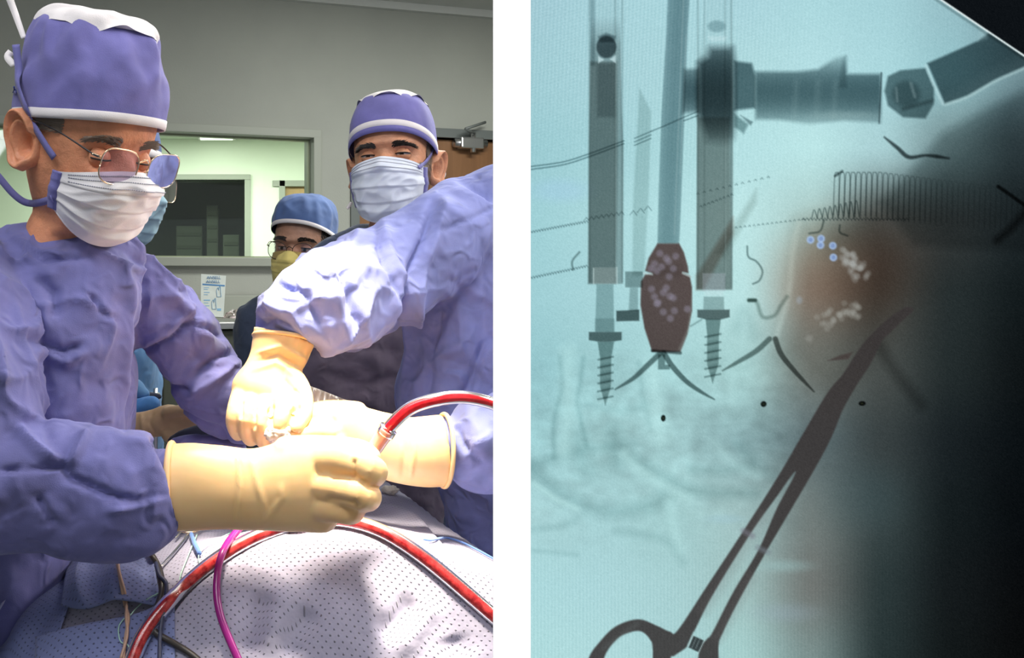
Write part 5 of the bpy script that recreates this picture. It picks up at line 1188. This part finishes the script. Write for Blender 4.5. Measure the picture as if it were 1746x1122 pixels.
stroke([(1124, 604), (1105, 622), (1080, 645), (1049, 664)], 9, (92, 106, 106), .8, 1.3, 6, n=40, taper=(1, 1, .9, .7, .25)); stroke([(1132, 602), (1146, 624), (1170, 650), (1195, 668), (1218, 681)], 9, (92, 106, 106), .82, 1.3, 6, n=40, taper=(1, 1, .9, .7, .25))
stroke([(1312, 578), (1290, 598), (1262, 615), (1232, 632)], 9, (100, 112, 110), .75, 1.3, 7, n=40, taper=(1, 1, .9, .7, .25)); stroke([(1322, 578), (1332, 604), (1356, 634), (1388, 668)], 9, (88, 92, 90), .8, 1.3, 7, n=40, taper=(1, 1, .9, .7, .25))
stroke([(1178, 556), (1196, 545)], 3, (120, 135, 135), .5, 1.2)
# horizontal coupling and its arm
poly([(1166, 118), (1192, 116), (1192, 190), (1163, 194)], (66, 84, 90), .85, 4, 5, mod=hband(112, 198, .5)); poly([(1190, 106), (1206, 96), (1210, 80), (1250, 80), (1252, 100), (1252, 236), (1240, 245), (1205, 242), (1190, 190)], (52, 66, 72), .88, 8, 5, mod=lambda x, y: .35+.65*np.clip(1-np.abs((y-150)/88)**3, 0, 1))
poly([(1252, 104), (1282, 108), (1288, 130), (1288, 184), (1252, 188)], (70, 90, 96), .8, 3, 5); poly([(1252, 194), (1276, 212), (1268, 228), (1252, 216)], (120, 140, 142), .7, 2.5, 5); poly([(1262, 196), (1284, 208), (1280, 214)], (90, 108, 112), .6, 1.5)
poly([(1288, 122), (1360, 122), (1395, 118), (1425, 98), (1443, 95), (1444, 126), (1502, 126), (1502, 210), (1440, 206), (1380, 212), (1330, 205), (1288, 204)], (70, 90, 96), .85, 4, 5, mod=hband(100, 212, .30))
for x in (1358, 1395, 1425): stroke([(x, 140), (x-4, 200)], 8, (0, 0, 0), .16, 5, add=(150, 180, 182))
blob(1440, 197, 50, 7, (0, 0, 0), .25, .8, add=(165, 195, 195)); poly([(1436, 100), (1443, 95), (1444, 150), (1430, 150)], (110, 130, 135), .3, 3); stroke([(1503, 124), (1499, 210)], 2.5, (60, 75, 80), .6, 1.2)
poly([(1514, 130), (1535, 120), (1578, 116), (1593, 150), (1592, 178), (1578, 202), (1540, 200), (1514, 180), (1508, 155)], (84, 102, 106), .8, 2.5, 5); blob(1545, 160, 24, 22, (100, 118, 122), .45, .3); stroke([(1528, 150), (1530, 172)], 4, (0, 0, 0), .35, 2, add=(150, 175, 178)); stroke([(1553, 142), (1560, 165)], 5, (0, 0, 0), .35, 2, add=(150, 175, 178)); stroke([(1540, 186), (1590, 172)], 6, (80, 95, 98), .4, 3)
poly([(1581, 108), (1606, 97), (1667, 70), (1700, 45), (1760, 90), (1760, 108), (1698, 135), (1650, 163), (1611, 177)], (72, 90, 95), .85, 2.5, 5); poly([(1667, 70), (1672, 48), (1690, 48), (1682, 66)], (0, 0, 0), .3, 4, add=(170, 205, 210))
stroke([(1613, 178), (1650, 165), (1698, 138), (1750, 115)], 4, (0, 0, 0), .55, 2.5, n=30, add=(195, 225, 225)); stroke([(1579, 112), (1590, 140), (1608, 178)], 5, (0, 0, 0), .5, 2, add=(190, 222, 226))
stroke([(1620, 200), (1700, 150), (1760, 120)], 40, (0, 0, 0), .18, 22, add=(150, 180, 182))
# radiopaque markers
for x, y, w, h in ((1131, 713, 4, 5.5), (1302, 689, 5, 5), (1470, 688, 6, 4)): blob(x, y, w, h, (18, 24, 22), .95, .25); blob(x, y, w*.4, h*.4, (0, 0, 0), .3, .4, add=(90, 95, 60))
# bubbles reflected over the dense parts
bub = (150, 150, 178)
for x, y in ((1125, 432), (1116, 450), (1128, 455), (1120, 462), (1152, 437), (1140, 446), (1148, 458), (1141, 472), (1111, 493), (1136, 491), (1116, 506), (1122, 516), (1131, 499), (1148, 508), (1142, 505), (1131, 532), (1150, 530), (1143, 543), (1172, 527), (1120, 518), (1136, 440), (1110, 458)):
    blob(x, y, 6, 6, (0, 0, 0), .33, .5, add=(165, 165, 190)); blob(x+.5, y, 3, 3, (0, 0, 0), .25, .4, add=(125, 112, 125))
for x, y in ((1382, 409), (1399, 418), (1400, 407), (1420, 419), (1421, 439)):
    blob(x, y, 6.5, 6.5, (0, 0, 0), .8, .3, add=(165, 195, 240)); blob(x, y, 3.4, 3.4, (0, 0, 0), .6, .4, add=(110, 135, 185))
for k in range(46):
    t = random.random(); x = 1440+30*t+random.gauss(0, 7); y = 430+45*t+random.gauss(0, 8); blob(x, y, 5, 5, (0, 0, 0), .26, .6, add=(175, 180, 178))
for k in range(34):
    t = random.random(); x = 1395+70*t+random.gauss(0, 4); y = 548-26*t+random.gauss(0, 7); blob(x, y, 5, 5, (0, 0, 0), .28, .6, add=(165, 168, 162))
blob(1380, 577, 6, 6, (0, 0, 0), .3, .6, add=(170, 172, 168)); blob(1363, 512, 5, 6, (0, 0, 0), .35, .6, add=(165, 185, 205))
# forceps
fc_t = (52, 46, 45)
def forceps_tone(x, y): return 1.0
stroke([(1500, 590), (1520, 625), (1550, 665), (1570, 690)], 20, (150, 150, 150), .5, 8, n=30)
def fpoly(pts, **k): poly(pts, (70, 66, 66), .9, 1.6, 8, add=None, **k)
dens = lambda x, y: 1.0 - .10*np.clip((900-y)/400, 0, 1)
fpts = [(1542, 524), (1515, 543), (1491, 565), (1474, 583), (1457, 607), (1437, 638), (1410, 671), (1366, 745), (1325, 815), (1267, 906), (1205, 1000), (1156, 1074), (1142, 1077), (1120, 1067), (1088, 1056), (1050, 1068), (1022, 1095), (1003, 1124), (990, 1180), (1020, 1180), (1030, 1122), (1052, 1090), (1075, 1078), (1094, 1077), (1108, 1090), (1113, 1108), (1114, 1180), (1139, 1180), (1143, 1125), (1150, 1118), (1169, 1105), (1173, 1098), (1182, 1078), (1186, 1072), (1215, 1015), (1281, 908), (1325, 846), (1352, 808), (1354, 812), (1325, 866), (1293, 938), (1250, 1010), (1215, 1078), (1205, 1090), (1192, 1110), (1191, 1180), (1226, 1180), (1225, 1105), (1233, 1078), (1262, 1020), (1308, 938), (1325, 909), (1389, 800), (1418, 745), (1437, 699), (1460, 658), (1484, 621), (1505, 580), (1515, 570), (1545, 541), (1557, 530), (1554, 524)]
fpts = catmull(np.array(fpts + fpts[:1], float), len(fpts)*6)
poly(fpts, (0, 0, 0), .90, 1.6, 8, add=(58, 54, 54))
poly([(1411, 615), (1432, 606), (1454, 600), (1447, 612), (1430, 614)], (0, 0, 0), .85, 1.6, 8, add=(70, 62, 60))
poly([(1174, 1104), (1182, 1084), (1200, 1092), (1191, 1112)], (0, 0, 0), .9, 1.2, 8, add=(44, 50, 52))
for x in (0, 7): stroke([(1179+x, 1106), (1187+x, 1088)], 1.2, (0, 0, 0), .6, .8, add=(150, 170, 172))
stroke([(1173, 1102), (1182, 1083)], 1.6, (0, 0, 0), .7, .8, add=(185, 210, 212)); stroke([(1191, 1113), (1201, 1092)], 1.6, (0, 0, 0), .7, .8, add=(185, 210, 212))
for a_, b_ in (((1300, 880), (1200, 1040)), ((1280, 985), (1225, 1085))): stroke([a_, b_], 16, (0, 0, 0), .22, 10, add=(110, 105, 105))
stroke([(1267, 905), (1283, 914)], 9, (0, 0, 0), .5, 3, add=(125, 125, 138)); stroke([(1292, 934), (1310, 942)], 9, (0, 0, 0), .5, 3, add=(120, 130, 140))
stroke([(1086, 1064), (1030, 1105)], 6, (0, 0, 0), .18, 5, add=(120, 135, 135))
# black screen corner with its bright border line
poly([(1605, 0), (1640, -60), (1900, -60), (1900, 200), (1746, 95)], (0, 0, 0), 1.0, .8, 9, add=(14, 18, 22)); stroke([(1560, -30), (1605, 0), (1746, 95), (1810, 138)], 3.2, (0, 0, 0), .95, 1.0, 9, add=(225, 240, 240)); stroke([(1565, -22), (1610, 9), (1746, 100), (1810, 143)], 4, (120, 130, 130), .5, 2)
# panel weave and grain
lum = img.mean(2, keepdims=True)/255.
weave = (np.sin(XX*2*math.pi/6.4 + YY*.045) * .5 + .35*np.sin((YY+XX*.3)*2*math.pi/5.3))*np.clip((420-YY)/300, 0, 1)*np.clip((1500-XX)/300, .25, 1)*13 + np.sin(XX*2*math.pi/6.0)*np.clip((YY-850)/150, 0, 1)*6
img += weave[..., None]*np.array((1.0, .8, .75))*lum
img += RNG.normal(size=XX.shape)[..., None]*(2.2 + 2.0*lum)*.9
img = np.clip(img, 0, 255)/255.
lin = np.where(img <= .04045, img/12.92, ((img+.055)/1.055)**2.4)

MD = .62                                             # distance of the display from the camera
mon = thing('x_ray_monitor', 'upright display showing a pale blue fluoroscopy picture with forceps and screws', 'monitor', (P(1320, 480, MD).x, MD+.06, 0))
def screen_material():
    m = bpy.data.materials.new('screen_picture'); m.use_nodes = True; N = m.node_tree.nodes; L = m.node_tree.links; N.clear()
    o = N.new('ShaderNodeOutputMaterial'); e = N.new('ShaderNodeEmission'); c = N.new('ShaderNodeVertexColor'); c.layer_name = 'picture'
    L.new(c.outputs['Color'], e.inputs['Color']); L.new(e.outputs[0], o.inputs[0]); return m
SM = screen_material()
pt = np.stack([(XX-CX)/F*MD, np.full(XX.shape, MD), CZ-(YY-CY)/F*MD], -1).reshape(-1, 3); colr = np.concatenate([lin.reshape(-1, 3), np.ones((lin.size//3, 1))], 1)
idx = np.arange(NYp*NXp).reshape(NYp, NXp); quads = np.stack([idx[:-1, :-1], idx[1:, :-1], idx[1:, 1:], idx[:-1, 1:]], -1).reshape(-1, 4); qid = part_id[:-1, :-1].ravel()
def picture_piece(name, sel, parent, label=None):
    q = quads[sel]; used, inv = np.unique(q, return_inverse=True); me = bpy.data.meshes.new(name); nv, nf = len(used), len(q)
    me.vertices.add(nv); me.vertices.foreach_set('co', pt[used].astype(np.float32).ravel())
    me.loops.add(nf*4); me.loops.foreach_set('vertex_index', inv.reshape(-1).astype(np.int32)); me.polygons.add(nf); me.polygons.foreach_set('loop_start', (np.arange(nf)*4).astype(np.int32)); me.update(calc_edges=True)
    at = me.color_attributes.new('picture', 'FLOAT_COLOR', 'POINT'); at.data.foreach_set('color', colr[used].astype(np.float32).ravel()); me.materials.append(SM)
    o = link(bpy.data.objects.new(name, me), parent)
    if label: o['label'] = label
    return o
pic = picture_piece('x_ray_picture', qid == 0, mon)
for nm, k, lb in (('screw_image', 1, 'threaded screw in its sleeve, the lower one'), ('screw_image', 2, 'threaded screw in its sleeve under the coupling'), ('inserter_image', 3, 'dark bulb-ended inserter shaft'), ('clamp_image', 4, None), ('coupling_image', 5, 'blurred horizontal coupling and arm'), ('hook_image', 6, 'two curved prongs below the inserter'), ('hook_image', 7, 'two curved prongs in the soft tissue'), ('forceps_image', 8, 'long dark locking forceps'), ('screen_corner', 9, 'black corner with bright border line')):
    picture_piece(nm, qid == k, pic, lb)
mw = bpy.data.materials.new('white_glow'); mw.use_nodes = True; N = mw.node_tree.nodes; e = N.new('ShaderNodeEmission'); e.inputs[0].default_value = (1, 1, 1, 1); e.inputs[1].default_value = 1.02
mw.node_tree.links.new(e.outputs[0], N['Material Output'].inputs[0]); N.remove(N['Principled BSDF'])
a, b = P(841, -40, MD), P(905, 1170, MD)
m_ = MB(); m_.add([(a.x, MD, b.z), (b.x, MD, b.z), (b.x, MD, a.z), (a.x, MD, a.z)], [(0, 1, 2, 3)]); o = m_.build('white_gap_strip', mw, mon, False); o['label'] = 'glowing white strip added beside the screen picture'  # added glowing strip standing in for a plain white gap
r = P(1800, 0, MD).x; wh = mat('monitor_white', (.85, .85, .85), .4)
rings = []
for ins, yy in ((0.0, .0005), (.001, .002), (.02, .012), (.05, .03)):
    x0, x1, z0, z1 = a.x+ins, r+.0-ins*.5, b.z+ins*.5, a.z-ins*.5; rings.append([(x0, MD+yy, z0), (x1, MD+yy, z0), (x1, MD+yy, z1), (x0, MD+yy, z1)])
v, f = ring_loft(rings); mesh_obj('housing', v, f, wh, mon, False)
mx_ = (a.x + r)/2 + .02; m_ = MB(); m_.add(*box_vf((mx_-.04, MD+.028, (a.z+b.z)/2-.05), (mx_+.04, MD+.06, (a.z+b.z)/2+.05), .004)); m_.build('mount_plate', wh, mon, False)
m_ = MB(); m_.add(*tube([(mx_, MD+.075, .03, .018), (mx_, MD+.075, (a.z+b.z)/2+.06, .018)], n_len=4, n_seg=20)); m_.build('pole', M['steel'], mon)
for k in range(5):
    an = 2*math.pi*k/5 + .3; m_ = MB(); m_.add(*tube([(mx_, MD+.075, .05, .016), (mx_+.16*math.cos(an), MD+.075+.16*math.sin(an), .04, .012)], n_len=4, n_seg=12)); lg = m_.build('foot', M['steel'], mon)
    m_ = MB(); cx_, cy_ = mx_+.16*math.cos(an), MD+.075+.16*math.sin(an); m_.add(*tube([(cx_-.01, cy_, .022, .022), (cx_+.01, cy_, .022, .022)], n_len=3, n_seg=16)); m_.build('caster', M['dark_plastic'], lg)
